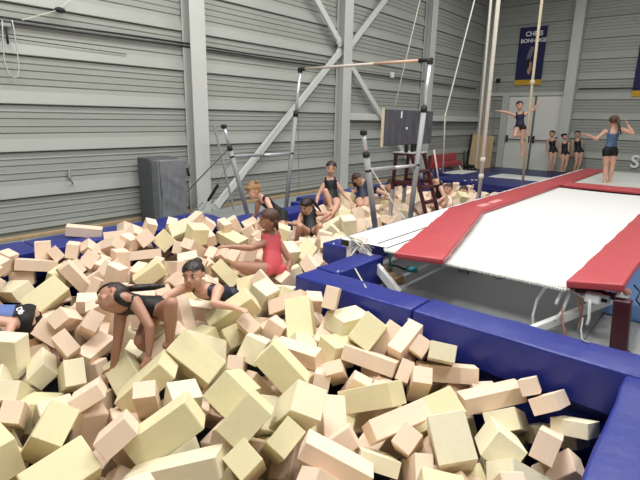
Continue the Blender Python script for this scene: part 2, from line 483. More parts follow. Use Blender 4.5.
# thin line with a knotted end and a hanging cord loop at the edge of the wall
t = empty('cord_line', (WX + 0.15, 2.4, 2.7), 'thin pale cord pulled up to a dark knot on the left wall', 'cord')
MB().tube([onx(22, 20, WX + 0.12), onx(58, 10, WX + 0.12), onx(75, -4, WX + 0.12)], 0.006, 6).build('cord', 'rope', t)
MB().ell(onx(60, 10, WX + 0.12), (0.03, 0.07, 0.035)).build('knot', 'dark', t, smooth=True)
t = empty('cord_loop', (WX + 0.15, 2.4, 2.0), 'pale cord hanging in a loop beside the paired wall cables', 'cord')
lp = [(2, 20), (3, 40), (4, 60), (8, 72), (14, 78), (18, 76), (19, 68), (17, 50), (14, 30), (12, 20)]
MB().tube([onx(u, v, WX + 0.1) for u, v in lp], 0.007, 6).build('cord', 'deck', t, smooth=True)
MB().tube([onx(6, 28, WX + 0.1), onx(8, 44, WX + 0.1)], 0.014, 6).build('toggle', 'dark', t, smooth=True)
MB().box(onx(5, 25, WX + 0.06), (0.08, 0.12, 0.05), 0.01).build('hook_plate', 'galv', t)
t = empty('wall_hook', onx(70, 178, WX + 0.03), 'small dark metal hook on the left wall above the pit', 'hook')
MB().tube([onx(69, 170, WX + 0.02), onx(69, 175, WX + 0.10), onx(72, 182, WX + 0.11), onx(73, 184, WX + 0.05)], 0.010, 7).build('hook_arm', 'galv', t, smooth=True)
MB().box(onx(69.5, 176, WX + 0.02), (0.02, 0.05, 0.10), 0.004).build('back_plate', 'galv', t)
t = empty('wall_bracket', onx(187, 170, WX + 0.05), 'dark socket bracket on the wall beside the grey mats', 'bracket')
MB().box(onx(187, 166, WX + 0.05), (0.05, 0.09, 0.10), 0.008).build('box', 'galv', t)
MB().tube([onx(187, 168, WX + 0.09), onx(189, 176, WX + 0.10)], 0.022, 8).build('plug', 'dark', t, smooth=True)
t = empty('floodlight_bracket', (WX + 0.1, 11.3, 3.0), 'small pale sensor box high on the left wall', 'sensor')
MB().box(onx(392, 75, WX + 0.08), (0.08, 0.12, 0.14), 0.01).build('body', 'white_steel', t)

# double door in the far wall
dr = empty('door_1', (-5.15, FY, 0)); tag(dr, 'pale grey double door with push bars in the far wall', 'door', kind='structure')
DX0, DX1, DZ = -6.12, -4.36, 2.46
for a, b in ((DX0, (DX0 + DX1) / 2 - 0.012), ((DX0 + DX1) / 2 + 0.012, DX1)):
    l = MB().span((a, FY - 0.07, 0.03), (b, FY - 0.01, DZ), 0.006).build('door_leaf', 'door', dr)
    MB().span((a + 0.06, FY - 0.16, 1.02), (b - 0.06, FY - 0.13, 1.06), 0.01).build('push_bar', 'door_grey', l)
    for x in (a + 0.07, b - 0.07):
        MB().span((x - 0.03, FY - 0.15, 0.95), (x + 0.03, FY - 0.065, 1.17), 0.01).build('latch_case', 'dark', l)
fr = MB()
fr.span((DX0 - 0.24, FY - 0.10, 0), (DX0 - 0.01, FY + 0.01, DZ + 0.02), 0.006).span((DX1 + 0.01, FY - 0.10, 0), (DX1 + 0.06, FY + 0.01, DZ + 0.02), 0.006)
fr.span((-7.0, FY - 0.10, DZ + 0.02), (DX1 + 0.06, FY + 0.01, DZ + 0.13), 0.006)
fr.build('door_frame', 'steel_paint', dr)
MB().span(((DX0 + DX1) / 2 - 0.03, FY - 0.09, 0.03), ((DX0 + DX1) / 2 + 0.03, FY - 0.068, DZ), 0.004).build('centre_strip', 'door_grey', dr)

# banners on the far wall
def banner(x0, x1, z0, z1, label, text=True):
    t = empty('hanging_banner', ((x0 + x1) / 2, FY - 0.05, z0), label, 'banner')
    yb = FY - 0.06
    n = 12; v = []; f = []
    for i in range(n + 1):
        z = z0 + 0.16 + (z1 - z0 - 0.16) * i / n
        for x in (x0, x1): v.append((x, yb + 0.006 * math.sin(i * 1.1), z))
    for i in range(n): f.append((2 * i, 2 * i + 1, 2 * i + 3, 2 * i + 2))
    cl_ = MB().add(v, f).build('cloth', 'banner', t)
    MB().span((x0, yb - 0.006, z0), (x1, yb + 0.006, z0 + 0.17), 0.002).build('lower_band', 'yellow', t)
    MB().tube([(x0 - 0.04, yb, z1), (x1 + 0.04, yb, z1)], 0.018, 8).build('hanging_rod', 'galv', t)
    if text:
        cx = (x0 + x1) / 2
        for s, z, sz in (('CHRIS', z1 - 0.29, 0.20), ('BONHOGE', z1 - 0.49, 0.165)):
            text_mesh('lettering', s, sz, 'print_white', Matrix.Translation((cx + 0.04, yb - 0.012, z)) @ Matrix.Rotation(PI / 2, 4, 'X'), t)
        def flat(pts, m, dy, name):
            nn = len(pts)
            MB().add([(cx + a, yb - dy - 0.004, z0 + b) for a, b in pts] + [(cx + a, yb - dy, z0 + b) for a, b in pts],
                     [tuple(range(nn)), tuple(range(2 * nn - 1, nn - 1, -1))] + [(i, i + nn, (i + 1) % nn + nn, (i + 1) % nn) for i in range(nn)]).build(name, m, t)
        flat([(-0.02, 1.22), (0.10, 1.20), (0.06, 0.98), (-0.02, 0.76), (-0.13, 0.70), (-0.10, 0.95)], 'print_grey', 0.012, 'printed_figure')
        flat([(-0.14, 0.80), (-0.02, 0.84), (0.00, 0.60), (-0.07, 0.50), (-0.16, 0.60)], 'leo_black', 0.014, 'printed_figure')
        flat([(-0.02, 0.72), (0.06, 0.74), (0.08, 0.50), (0.02, 0.32), (-0.06, 0.40), (-0.04, 0.56)], 'print_skin', 0.013, 'printed_figure')
    return t
banner(-6.02, -5.16, 2.83, 4.66, 'navy banner with white lettering and yellow lower band above the door')
banner(-2.53, -1.67, 2.43, 4.2, 'navy banner with yellow lower band at the far wall right of the door', False)
# big white letter low on the far wall
tag(text_mesh('wall_lettering', 'S', 0.52, 'print_white', Matrix.Translation((-2.14, FY - 0.08, 0.36)) @ Matrix.Rotation(PI / 2, 4, 'X'), depth=0.01), 'bold white letter S low on the far wall', 'lettering')

# ceiling lamps
for lx, ly, lw in LAMPS:
    t = empty('ceiling_light', (lx, ly, CEIL), 'long white ceiling lamp hung from the gym ceiling', 'lamp', 'ceiling lamps')
    MB().span((lx - 0.28, ly - 1.0, CEIL - 0.40), (lx + 0.28, ly + 1.0, CEIL - 0.30), 0.02).build('housing', 'lamp', t)
    for q in (-0.8, 0.8): MB().tube([(lx, ly + q, CEIL - 0.31), (lx, ly + q, CEIL)], 0.01, 6).build('hanger', 'galv', t)

# ------------------------------------------------------------------ pit padding
GP = 'blue vinyl pads round the foam pit'
PT = 0.30
def pit_pad(lo, hi, label, seed, snaps=()):
    o = pad('pit_edge_pad', lo, hi, 'blue', seed=seed, r=0.022)
    tag(o, label, 'pad', GP)
    for s in snaps:
        MB().ell(s, 0.012, nu=8, nv=6).build('snap_stud', 'chrome', o, smooth=True)
    return o
lw_ = [(-1.6, 0.72), (0.73, 1.86), (1.87, 4.17)]
pit_pad((-5.74, -1.6, 0), (PX0, 0.72, PT), 'blue pit pad along the left wall', 1)
pit_pad((-5.74, 0.73, 0), (PX0, 1.86, PT), 'blue pit pad on the left-wall side ending at the seam near the lone block', 2)
pit_pad((-5.74, 1.87, 0), (PX0, 3.79, PT), 'long blue pit pad below the grey mats with a foam block on it', 3)
pit_pad((-5.74, 3.80, 0), (PXC, 4.19, PT), 'blue pit pad jutting out from the column foot to narrow the pit', 15)
pit_pad((-5.14, 4.20, 0), (PXC, 5.74, PT), 'blue pit pad the blond child leans her hands on', 4)
pit_pad((-5.40, 5.76, 0), (-5.16, 6.16, PT), 'short blue pit pad beside the tall bar upright', 5)
pit_pad((-5.66, 6.18, 0), (PX0, 8.3, PT), 'blue pit pad behind the child sitting in a black leotard', 6)
pit_pad((-5.66, 8.32, 0), (PX0, 10.58, PT), 'blue pit pad leading to the big blue crash mat', 7)
pit_pad((-2.77, PY1, 0), (-1.60, 3.32, PT), 'blue pit pad beneath the white trampoline leg, left of the seam', 8, [(-1.615, PY1 - 0.004, 0.22)])
pit_pad((-1.59, PY1, 0), (0.55, 3.34, PT), 'long blue pit pad in front of the dark red trampoline leg', 9)
pit_pad((-2.79, 3.33, 0), (-2.53, 4.10, PT), 'short blue pit pad running back under the white rail end', 10, [(-2.55, 3.36, PT + 0.002)])
pit_pad((PX1, -1.6, 0), (0.55, 3.01, PT), 'wide blue pad at the near right edge of the pit', 11)
pit_pad((PXN, 4.08, 0), (-2.80, 4.36, PT), 'blue pit pad end below the long white trampoline rail', 12, [(-3.2, 4.12, PT), (-3.12, 4.09, PT - .03)])
pit_pad((PXN, 4.37, 0), (-3.05, 7.4, PT), 'blue pit pad beside the white rail, under the right bar uprights', 13)
pit_pad((PXN, 7.41, 0), (-3.05, 10.58, PT), 'blue pit pad along the trampoline near the white pole', 14)

# upright grey mats by the wall
t = empty('upright_gym_mat', (-6.7, 4.25, 0), 'grey vinyl gym mats standing upright against the wall beside the column', 'mat')
pad('front_mat', (-6.62, 4.05, 0.0), (-6.44, 4.50, 0.99), 'greymat', t, seed=21, puff=0.014, r=0.02)
pad('front_mat', (-6.62, 4.01, 0.0), (-6.44, 4.04, 0.985), 'greymat', t, seed=22, puff=0.004, r=0.012)
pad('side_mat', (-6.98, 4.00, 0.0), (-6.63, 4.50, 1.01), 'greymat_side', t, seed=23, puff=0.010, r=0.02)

v = []; f = []
for j in range(31):
    for i in range(17):
        a, b = i / 16, j / 30
        w = 0.010 + 0.016 * max(0, math.sin(b * 17 + a * 5.5)) ** 3 * math.sin(PI * a) + 0.006 * math.sin(a * 19 - b * 8) * math.sin(PI * b)
        v.append((-6.437 + w * min(1, 6 * a, 6 * (1 - a), 8 * b, 8 * (1 - b)), 4.065 + 0.42 * a, 0.02 + 0.95 * b))
for j in range(30):
    for i in range(16): f.append((j * 17 + i, j * 17 + i + 1, (j + 1) * 17 + i + 1, (j + 1) * 17 + i))
MB().add(v, f).build('creased_cover', 'greymat', t, smooth=True)

# ------------------------------------------------------------------ uneven bars
ub = empty('uneven_bars', (-4.5, 5.5, 0), 'grey steel uneven bars frame standing across the narrow foam pit with one high bar', 'gym bars')
XL, XR = -5.74, -3.26
for X, b0 in ((XL, 0.0), (XR, 0.30)):
    lo_b, lo_t = (X, 5.17 if X == XL else 5.05, b0), (X, 4.70, 1.50)
    hi_b, hi_t = (X, 6.00 if X == XL else 5.92, b0), (X, 6.35 if X == XL else 6.18, 2.40)
    lb, lt, hb, ht = [np.array(q, float) for q in (lo_b, lo_t, hi_b, hi_t)]
    def sleeve(b, t_, frac, name):
        m_ = b + (t_ - b) * frac
        o = MB().tube([b, m_], 0.036, 12).build(name, 'galv', ub, smooth=True)
        MB().tube([m_ - (t_ - b) * 0.02, t_], 0.024, 12).build('inner_tube', 'chrome', o, smooth=True)
        MB().box(t_, (0.07, 0.07, 0.06), 0.012).build('bar_socket', 'dark', o)
        MB().tube([m_ - (t_ - b) * 0.03, m_ + (t_ - b) * 0.01], 0.042, 10).build('collar', 'dark', o, smooth=True)
        MB().box(b + np.array([0, 0, 0.012]), (0.16, 0.16, 0.024), 0.004).build('foot_plate', 'galv', o)
        return o
    sleeve(lb, lt, 0.80, 'low_upright'); sleeve(hb, ht, 0.72, 'high_upright')
    a = lb + (lt - lb) * ((1.06 - b0) / (1.5 - b0)); b = hb + (ht - hb) * ((1.05 - b0) / (2.4 - b0))
    st = MB().tube([a, (a + b) / 2], 0.026, 10).build('spreader_tube', 'galv', ub, smooth=True)
    MB().tube([(a + b) / 2 - (b - a) * 0.02, b], 0.019, 10).build('spreader_inner', 'chrome', st, smooth=True)
    for q in (a, b): MB().ell(q, 0.04, nu=10, nv=7).build('clamp', 'dark', st, smooth=True)
hb0, hb1 = np.array((XL - 0.03, 6.35, 2.43)), np.array((XR + 0.03, 6.18, 2.43))
rail = MB().tube([hb0 + (hb1 - hb0) * 0.02, hb0 + (hb1 - hb0) * 0.62], 0.021, 12).build('high_bar', 'bar_wood', ub, smooth=True)
MB().tube([hb0 + (hb1 - hb0) * 0.62, hb0 + (hb1 - hb0) * 0.92], 0.0212, 12).build('worn_section', 'bar_worn', rail, smooth=True)
for a, b in ((0, .06), (.92, 1)): MB().tube([hb0 + (hb1 - hb0) * a, hb0 + (hb1 - hb0) * b], 0.029, 12).build('end_fitting', 'dark', rail, smooth=True)
def guy(a, b, r=0.005, m='galv', name='guy_wire'): return MB().tube([a, b], r, 6).build(name, m, ub)
guy((XL, 6.30, 1.95), (XL - 0.15, 4.55, 0.05)); guy((XL, 6.30, 1.95), (-6.6, 7.3, 0.05))
guy((XL, 4.80, 1.2), (-6.75, 4.75, 0.45), 0.012)
g = guy((XL, 4.85, 1.05), (-6.6, 4.9, 0.12)); MB().tube([(-6.42, 4.89, 0.30), (-6.15, 4.88, 0.58)], 0.024, 8).build('turnbuckle', 'dark', g, smooth=True)
guy(onx(214, 125, -6.5), onx(234, 210, -6.3), 0.02, 'galv', 'stay_tube')
guy((XR, 4.80, 1.15), onx(405, 221, -3.0), 0.008, 'rope')
for k in range(7): # chain at the foot of the column
    MB().ell(onx(189 + k * 2.2, 215 - k * 2.0, -6.7), (0.018, 0.03, 0.018), nu=8, nv=6).build('chain_link', 'galv', ub, smooth=True)

# ------------------------------------------------------------------ spotting stand with board
ld = empty('spotting_stand', (-3.6, 6.5, 0), 'dark red wooden step stand at the edge of the narrow pit', 'stand')
for y in (6.35, 6.72):
    MB().beam((-3.54, y, 1.16), (-3.24, y, 0.31), 0.04, 0.05, 0.005).build('leg', 'maroon', ld)
    l = MB().beam((-3.80, y, 1.16), (-3.83, y, 0.62), 0.04, 0.05, 0.005).build('leg', 'maroon', ld)
    MB().beam((-3.83, y, 0.62), (-3.85, y, -0.1), 0.045, 0.05, 0.004).build('leg_extension', 'galv', l)
for s in (0.28, 0.55, 0.80):
    x = -3.54 + 0.30 * s; z = 1.16 - 0.85 * s
    MB().span((x - 0.03, 6.37, z - 0.02), (x + 0.05, 6.70, z + 0.015), 0.004).build('rung', 'maroon', ld)
MB().span((-3.85, 6.37, 0.66), (-3.79, 6.70, 0.72), 0.004).build('rung', 'maroon', ld)
for y in (6.35, 6.72): MB().span((-3.82, y - 0.02, 0.72), (-3.42, y + 0.02, 0.77), 0.004).build('side_rail', 'maroon', ld)
tp = MB().span((-3.83, 6.31, 1.17), (-3.51, 6.76, 1.186), 0.004).build('top_board', 'deck', ld)
MB().span((-3.83, 6.31, 1.14), (-3.51, 6.76, 1.169), 0.004).build('top_trim', 'maroon', tp)
bd = empty('grey_board', (-3.6, 6.4, 1.21), 'scuffed dark grey board held upright above the red stand', 'board')
MB().span((-3.62, 5.64, 1.30), (-3.585, 7.02, 1.785), 0.008).build('panel', 'slate', bd)
MB().span((-3.622, 5.624, 1.29), (-3.583, 5.64, 1.795), 0.003).build('edge_strip', 'rope_tan', bd)
MB().span((-3.59, 6.64, 1.31), (-3.58, 6.67, 1.78), 0.002).build('seam', 'dark', bd)
for y in (6.30, 6.48, 6.60): MB().span((-3.63, y - 0.02, 1.19), (-3.58, y + 0.02, 1.31), 0.004).build('peg', 'dark', bd)
MB().span((-3.586, 6.06, 1.67), (-3.580, 6.09, 1.76), 0.002).build('chalk_mark', 'print_white', bd)
MB().ell((-3.584, 6.24, 1.53), (0.005, 0.025, 0.02), nu=8, nv=6).build('chalk_mark', 'print_white', bd)
MB().ell((-3.584, 6.74, 1.42), (0.008, 0.02, 0.02), nu=8, nv=6).build('knob', 'dark', bd)

# ------------------------------------------------------------------ trampoline
BZ = 0.42
BX0, BX1, BYN, BYF = -2.43, -0.78, 3.96, 10.25
tr = empty('tumbling_trampoline', (-1.6, 7.0, 0), 'long white tumbling trampoline with red vinyl edge pads beside the pit', 'trampoline')
nx_, ny_ = 14, 40; v = []; f = []
for j in range(ny_ + 1):
    for i in range(nx_ + 1):
        a, b = i / nx_, j / ny_
        x = BX0 + (BX1 - BX0) * a; y = BYN + (BYF - BYN) * b
        v.append((x, y, BZ - 0.035 * math.sin(PI * a) * math.sin(PI * min(1, b * 1.4 + 0.1) * 0.9)))
for j in range(ny_):
    for i in range(nx_):
        k = j * (nx_ + 1) + i; f.append((k, k + 1, k + nx_ + 2, k + nx_ + 1))
bed = MB().add(v, f).build('bed', 'bed', tr, smooth=True)
fr = MB()
for i in range(84):
    x = BX0 + (BX1 - BX0) * (i + 0.5) / 84
    fr.box((x, BYN - 0.012 + random.uniform(-.006, .006), BZ - 0.012), (0.014, 0.03, 0.022), 0.003)
o = fr.build('front_fringe', 'bed_edge', bed); o['kind'] = 'stuff'
MB().tube([(BX0 - 0.02, BYN + 0.01, BZ - 0.006), (BX1 + 0.02, BYN + 0.01, BZ - 0.006)], 0.014, 8).build('edge_cord', 'bed_edge', bed, smooth=True)
# rails, hem strips and legs
MB().span((-2.98, 3.96, BZ - 0.07), (-2.86, 14.6, BZ + 0.02), 0.012).build('side_rail', 'white_steel', tr)
MB().span((-2.965, 3.945, BZ - 0.055), (-2.875, 3.965, BZ + 0.005), 0.004).build('rail_end_opening', 'dark', tr)
MB().span((-0.66, 3.99, BZ - 0.09), (-0.55, 14.6, BZ - 0.01), 0.012).build('side_rail', 'white_steel', tr)
hm = MB().add([(-2.86, 3.99, BZ), (-2.46, 4.03, BZ - 0.005), (-2.46, 6.4, BZ), (-2.86, 6.4, BZ + 0.01)], [(0, 1, 2, 3)]).build('spring_cover', 'bed', tr)
ey = MB()
for k in range(60):
    y = 4.1 + k * 0.037
    ey.box((-2.60, y, BZ + 0.0035), (0.018, 0.016, 0.006), 0.002)
o = ey.build('eyelet_row', 'dark', hm); o['kind'] = 'stuff'
ey = MB()
for k in range(60):
    y = 4.1 + k * 0.037
    for q in (-2.80, -2.74, -2.68): ey.box((q, y, BZ + 0.006), (0.008, 0.008, 0.004), 0.001)
o = ey.build('stitch_rows', 'galv', hm); o['kind'] = 'stuff'
def red_pad(c, L, W, ang, th=0.055, seed=0, name='edge_pad', tilt=0.0):
    me, cc = pad_mesh((-W / 2, -L / 2, -th / 2), (W / 2, L / 2, th / 2), 0.02, 0.005, seed)
    me.name = name; me.materials.append(MAT['red'])
    o = bpy.data.objects.new(name, me); COL.objects.link(o); o.location = c; o.rotation_euler = (0, tilt, ang)
    o.parent = tr; o.matrix_parent_inverse = parent_world(tr).inverted(); return o
red_pad((-2.28, 5.03, BZ + 0.055), 2.72, 0.44, math.radians(14.5), seed=31)
p2 = red_pad((-2.64, 8.30, BZ + 0.03), 4.10, 0.44, 0.0, seed=32)
MB().span((-2.64, 6.7, BZ + 0.055), (-2.54, 7.5, BZ + 0.0595), 0.001).build('faded_patch', 'redpatch', p2)
red_pad((-2.62, 12.45, BZ + 0.03), 4.15, 0.44, 0.0, seed=33)
red_pad((-0.60, 6.00, BZ + 0.065), 4.10, 0.38, 0.0, seed=34, tilt=math.radians(-9))
red_pad((-0.58, 10.25, BZ + 0.075), 4.3, 0.40, 0.0, seed=35, tilt=math.radians(-8))
red_pad((-1.60, 10.50, BZ + 0.02), 0.22, 1.62, 0.0, seed=36)
red_pad((-1.60, 10.74, BZ + 0.035), 0.24, 1.62, 0.0, seed=37)
MB().span((-2.40, 10.87, BZ - 0.05), (-0.80, 14.75, BZ + 0.012), 0.012).build('end_deck', 'deck', tr)
MB().span((-2.40, 10.86, 0.0), (-0.80, 10.98, BZ - 0.051), 0.01).build('deck_support', 'maroon', tr)
MB().span((-2.40, 14.55, 0.0), (-0.80, 14.67, BZ - 0.051), 0.01).build('deck_support', 'maroon', tr)
# front right leg and brace
lg = MB().beam((-0.38, 4.02, 0.0), (-0.41, 4.02, BZ - 0.01), 0.115, 0.09, 0.008, upv=(0, 1, 0)).build('leg', 'maroon', tr)
MB().span((-0.45, 3.97, 0.0), (-0.31, 4.07, 0.012), 0.003).build('foot_plate', 'maroon', lg)
for y in (8.0, 12.0):
    MB().beam((-0.47, y, 0.0), (-0.47, y, BZ - 0.09), 0.1, 0.09, 0.008, upv=(0, 1, 0)).build('leg', 'maroon', tr)
    MB().beam((-2.92, y, 0.0), (-2.92, y, BZ - 0.07), 0.1, 0.09, 0.008, upv=(0, 1, 0)).build('leg', 'white_steel', tr)
MB().span((-0.78, 4.06, BZ - 0.045), (-0.47, 4.14, BZ - 0.01), 0.004).build('corner_plate', 'maroon', tr)
MB().beam(onz(524, 333, 0.03), (-0.44, 4.5, BZ - 0.10), 0.05, 0.07, 0.006).build('brace', 'white_steel', tr)
tb = MB().box(onz(603.5, 297, BZ - 0.05), (0.10, 0.12, 0.065), 0.006).build('tension_box', 'white_steel', tr)
MB().box(onz(603.5, 297, BZ - 0.05) + np.array((0, -0.061, -0.008)), (0.075, 0.004, 0.028), 0.002).build('rail_end_opening', 'dark', tb)
# front left leg and brace
MB().span((-2.92, 3.98, BZ - 0.30), (-2.86, 4.14, BZ - 0.07), 0.006).build('leg_plate', 'white_steel', tr)
MB().beam((-2.80, 4.06, BZ - 0.06), onz(399, 294, 0.0), 0.05, 0.09, 0.006).build('brace', 'white_steel', tr)
MB().beam((-2.90, 4.06, BZ - 0.06), (-2.90, 4.06, 0.0), 0.05, 0.06, 0.006).build('leg', 'white_steel', tr)
# straps, elastic cords and the tangle at both front corners
def strap(pts, r, m, name='strap'): return MB().tube(pts, r, 7).build(name, m, tr, smooth=True)
c1 = np.array((-2.88, 4.02, BZ))
for k in range(7):
    a = RNG.uniform(-1, 1, 3); b_ = RNG.uniform(-1, 1, 3)
    strap([c1 + (-.06, 0.0, .03), c1 + np.array((0.05 + .05 * a[0], .06 * a[1], .045)), c1 + np.array((.13 + .04 * b_[0], .1 * b_[1], .02)), c1 + np.array((.22 + .05 * a[2], .12 * b_[2] - .02, -.06))], 0.006, ['rope', 'rope_tan', 'strap_white'][k % 3], 'cord')
strap([c1 + (.10, 0, -.02), c1 + (.06, -.12, -.16), onz(366, 288, PT)], 0.007, 'rope', 'cord')
strap([onz(388, 250, .4), onz(390, 262, .25), onz(391, 271, .1)], 0.009, 'green'); strap([onz(393, 252, .4), onz(388, 268, .12), onz(391, 272, .08)], 0.006, 'teal')
strap([onz(565, 290, .38), onz(556, 284, .40), onz(545, 288, .36), onz(537, 300, .25), onz(533, 315, .1), onz(533, 328, .02)], 0.011, 'strap_white', 'cable')
strap([onz(574, 289, .40), onz(568, 296, .34), onz(562, 310, .22), onz(563, 325, .10), onz(567, 337, .02)], 0.008, 'strap')
strap([onz(580, 289, .40), onz(583, 300, .30), onz(581, 318, .14), onz(578, 330, .05)], 0.010, 'strap')
strap([onz(574, 290, .40), onz(578, 300, .32), onz(580, 312, .2)], 0.008, 'strap')
strap([onz(563, 290, .39), onz(558, 299, .31), onz(556, 304, .28)], 0.013, 'strap_white')
strap([onz(570, 292, .38), onz(562, 312, .2), onz(555, 320, .15)], 0.013, 'strap_white')
strap([onz(590, 300, .36), onz(589, 318, .2), onz(587, 325, .15)], 0.012, 'white_steel', 'lever')
strap([onz(571, 290, .4), onz(585, 298, .36), onz(598, 296, .38)], 0.009, 'chrome', 'rod')
ch = [onz(582 + 1.0 * math.sin(k), 312 + k * 3.6, max(0.31, .36 - k * .01)) for k in range(8)]
for k, q in enumerate(ch):
    q = onz(581 + .8 * math.sin(k * 2), 316 + k * 3.0, .30)
strap([onz(583, 318, .31), onz(581, 330, .305), onz(582, 340, .305), onz(589, 343, .305)], 0.006, 'galv', 'chain')
strap([onz(634, 285, .4), onz(640, 292, .36), onz(636, 300, .32), onz(641, 306, .28)], 0.007, 'dark', 'cord')
strap([onz(462, 266, .3), onz(490, 272, .2), onz(497, 279, .1), onz(515, 277, .12)], 0.005, 'dark', 'cord')
for k in range(5):
    a = RNG.uniform(-1, 1, 3)
    strap([onz(457 + 4 * k, 266 + 2 * a[0], .05), onz(460 + 4 * k, 272 + 2 * a[1], .04), onz(463 + 4 * k, 268 + 2 * a[2], .05)], 0.005, 'dark', 'cord')
MB().ell(onz(627, 292, .40), (0.03, 0.03, 0.03)).build('pad_tie', 'strap', tr, smooth=True)

# on the floor under the trampoline
tag(MB().span((-2.36, 3.50, 0.001), (-0.62, 7.9, 0.012), 0.004).build('carpet_runner', 'carpet_dark'), 'dark grey carpet runner on the floor under the trampoline', 'carpet')
o = pad('floor_mat', (-0.62, 4.75, 0.0), (2.4, 6.6, 0.17), 'lightblue', seed=41); tag(o, 'light blue mat on the floor behind the dark red leg', 'mat')
o = tag(MB().box((-2.47, 4.18, 0.045), (0.20, 0.16, 0.09), 0.006).build('wooden_block', 'card'), 'brown wooden block on the floor beside the white brace', 'block', 'brown blocks under the trampoline corner')
o = tag(MB().box((-2.66, 4.28, 0.05), (0.17, 0.22, 0.10), 0.006).build('wooden_block', 'card'), 'brown wooden block behind the white brace near the pit pad', 'block', 'brown blocks under the trampoline corner')
t = empty('hand_strap', onz(411, 269, 0), 'teal ratchet strap lying on the grey floor under the trampoline', 'strap')
MB().box(onz(412, 269, 0.03), (0.12, 0.08, 0.04), 0.01, rot=Matrix.Rotation(0.5, 3, 'Z')).build('ratchet', 'teal', t)
MB().tube([onz(391, 265, 0.02), onz(398, 266, 0.012), onz(404, 269, 0.012), onz(409, 269, 0.025)], 0.010, 6).build('webbing', 'dark', t)

# ------------------------------------------------------------------ far end
o = pad('crash_mat', (-5.30, 10.62, 0.0), (-3.02, 11.95, 0.31), 'blue_dark', seed=51, r=0.03)  # dimmed blue: lower light at the far end is painted in
tag(o, 'big blue crash mat closing the far end of the narrow pit', 'mat')
MB().span((-5.31, 10.605, 0.17), (-3.01, 10.625, 0.19), 0.004).build('seam', 'blue', o)
for u, v_ in ((465, 180.5), (472, 180), (476, 180), (473, 185)):
    MB().ell(ony(u, v_, 10.60), (0.03, 0.006, 0.012), nu=8, nv=6).build('buckle', 'strap_white', o)
tag(pad('landing_mat', (-6.3, 13.26, 0.0), (-2.95, 17.2, 0.08), 'blue_dark', seed=52, r=0.02), 'low blue landing mat in front of the double door', 'mat')  # same dimmed blue for the weaker far light
tag(pad('landing_mat', (-6.3, 11.97, 0.0), (-4.62, 13.24, 0.27), 'blue_dark', seed=56, r=0.02), 'thick blue mat between the crash mat and the red bench', 'mat')  # dimmed blue again, far light painted into the vinyl
tag(pad('grey_landing_mat', (-4.60, 11.97, 0.0), (-2.96, 13.24, 0.28), 'deck', seed=53, r=0.015, puff=0.002), 'pale grey topped mat behind the blue crash mat beside the trampoline', 'mat')
tag(pad('grey_floor_strip', (-5.75, 12.05, 0.271), (-5.25, 13.15, 0.295), 'deck', seed=54, r=0.01, puff=0.0), 'narrow pale grey strip lying on the blue mat near the red bench', 'mat')
t = empty('red_bench', (-6.85, 14.6, 0), 'red padded bench standing along the left wall near the corner', 'bench')
pad('backrest', (-7.02, 13.75, 0.18), (-6.92, 15.45, 0.60), 'red', t, seed=61)
pad('seat', (-6.915, 13.75, 0.20), (-6.72, 15.45, 0.36), 'red', t, seed=62)
for y in (13.9, 15.3):
    MB().beam((-6.60, y, 0.0), (-6.76, y, 0.22), 0.04, 0.04, 0.004).build('leg', 'white_steel', t); MB().beam((-6.98, y, 0.0), (-6.95, y, 0.25), 0.04, 0.04, 0.004).build('leg', 'white_steel', t)
t = empty('plywood_board', (-6.9, 17.1, 0), 'tan plywood board leaning in the far corner', 'board')
for q in ((0, 'ply'),):
    MB().add([(-6.98, 16.55, 0.0), (-6.38, 17.10, 0.0), (-6.40, 17.22, 1.13), (-6.96, 16.72, 1.19), (-7.00, 16.58, 0.0), (-6.40, 17.13, 0.0), (-6.42, 17.25, 1.13), (-6.98, 16.75, 1.19)],
             [(0, 1, 2, 3), (7, 6, 5, 4), (0, 4, 5, 1), (1, 5, 6, 2), (2, 6, 7, 3), (3, 7, 4, 0)]).build('sheet', 'ply', t)
MB().beam((-7.0, 16.50, 0.0), (-6.98, 16.66, 1.2), 0.03, 0.05, 0.004).build('edge_batten', 'dark', t)
t = empty('pommel_trolley', (-6.75, 16.1, 0), 'small dark trolley beside the plywood board', 'trolley')
MB().span((-6.9, 15.95, 0.08), (-6.55, 16.35, 0.16), 0.01).build('platform', 'dark', t)
MB().tube([(-6.88, 16.0, 0.15), (-6.92, 15.98, 0.62), (-6.90, 16.28, 0.64), (-6.86, 16.3, 0.15)], 0.018, 8).build('handle', 'dark', t, smooth=True)
for x, y in ((-6.85, 16.0), (-6.6, 16.0), (-6.85, 16.3), (-6.6, 16.3)): MB().tube([(x - .02, y, 0.045), (x + .02, y, 0.045)], 0.045, 12).build('wheel', 'dark', t, smooth=True)
# wall bar with hanging weight by the door
t = empty('wall_pole', (-6.62, 17.4, 0), 'dark vertical pull rod on the far wall left of the door', 'rod')
MB().tube([(-6.58, FY - 0.06, 0.85), (-6.58, FY - 0.06, 3.0)], 0.015, 8).build('rod', 'galv', t)
MB().box((-6.58, FY - 0.07, 3.0), (0.14, 0.08, 0.14), 0.02).build('top_case', 'dark', t)
MB().box((-6.58, FY - 0.07, 0.86), (0.2, 0.06, 0.06), 0.02).build('grip', 'dark', t)

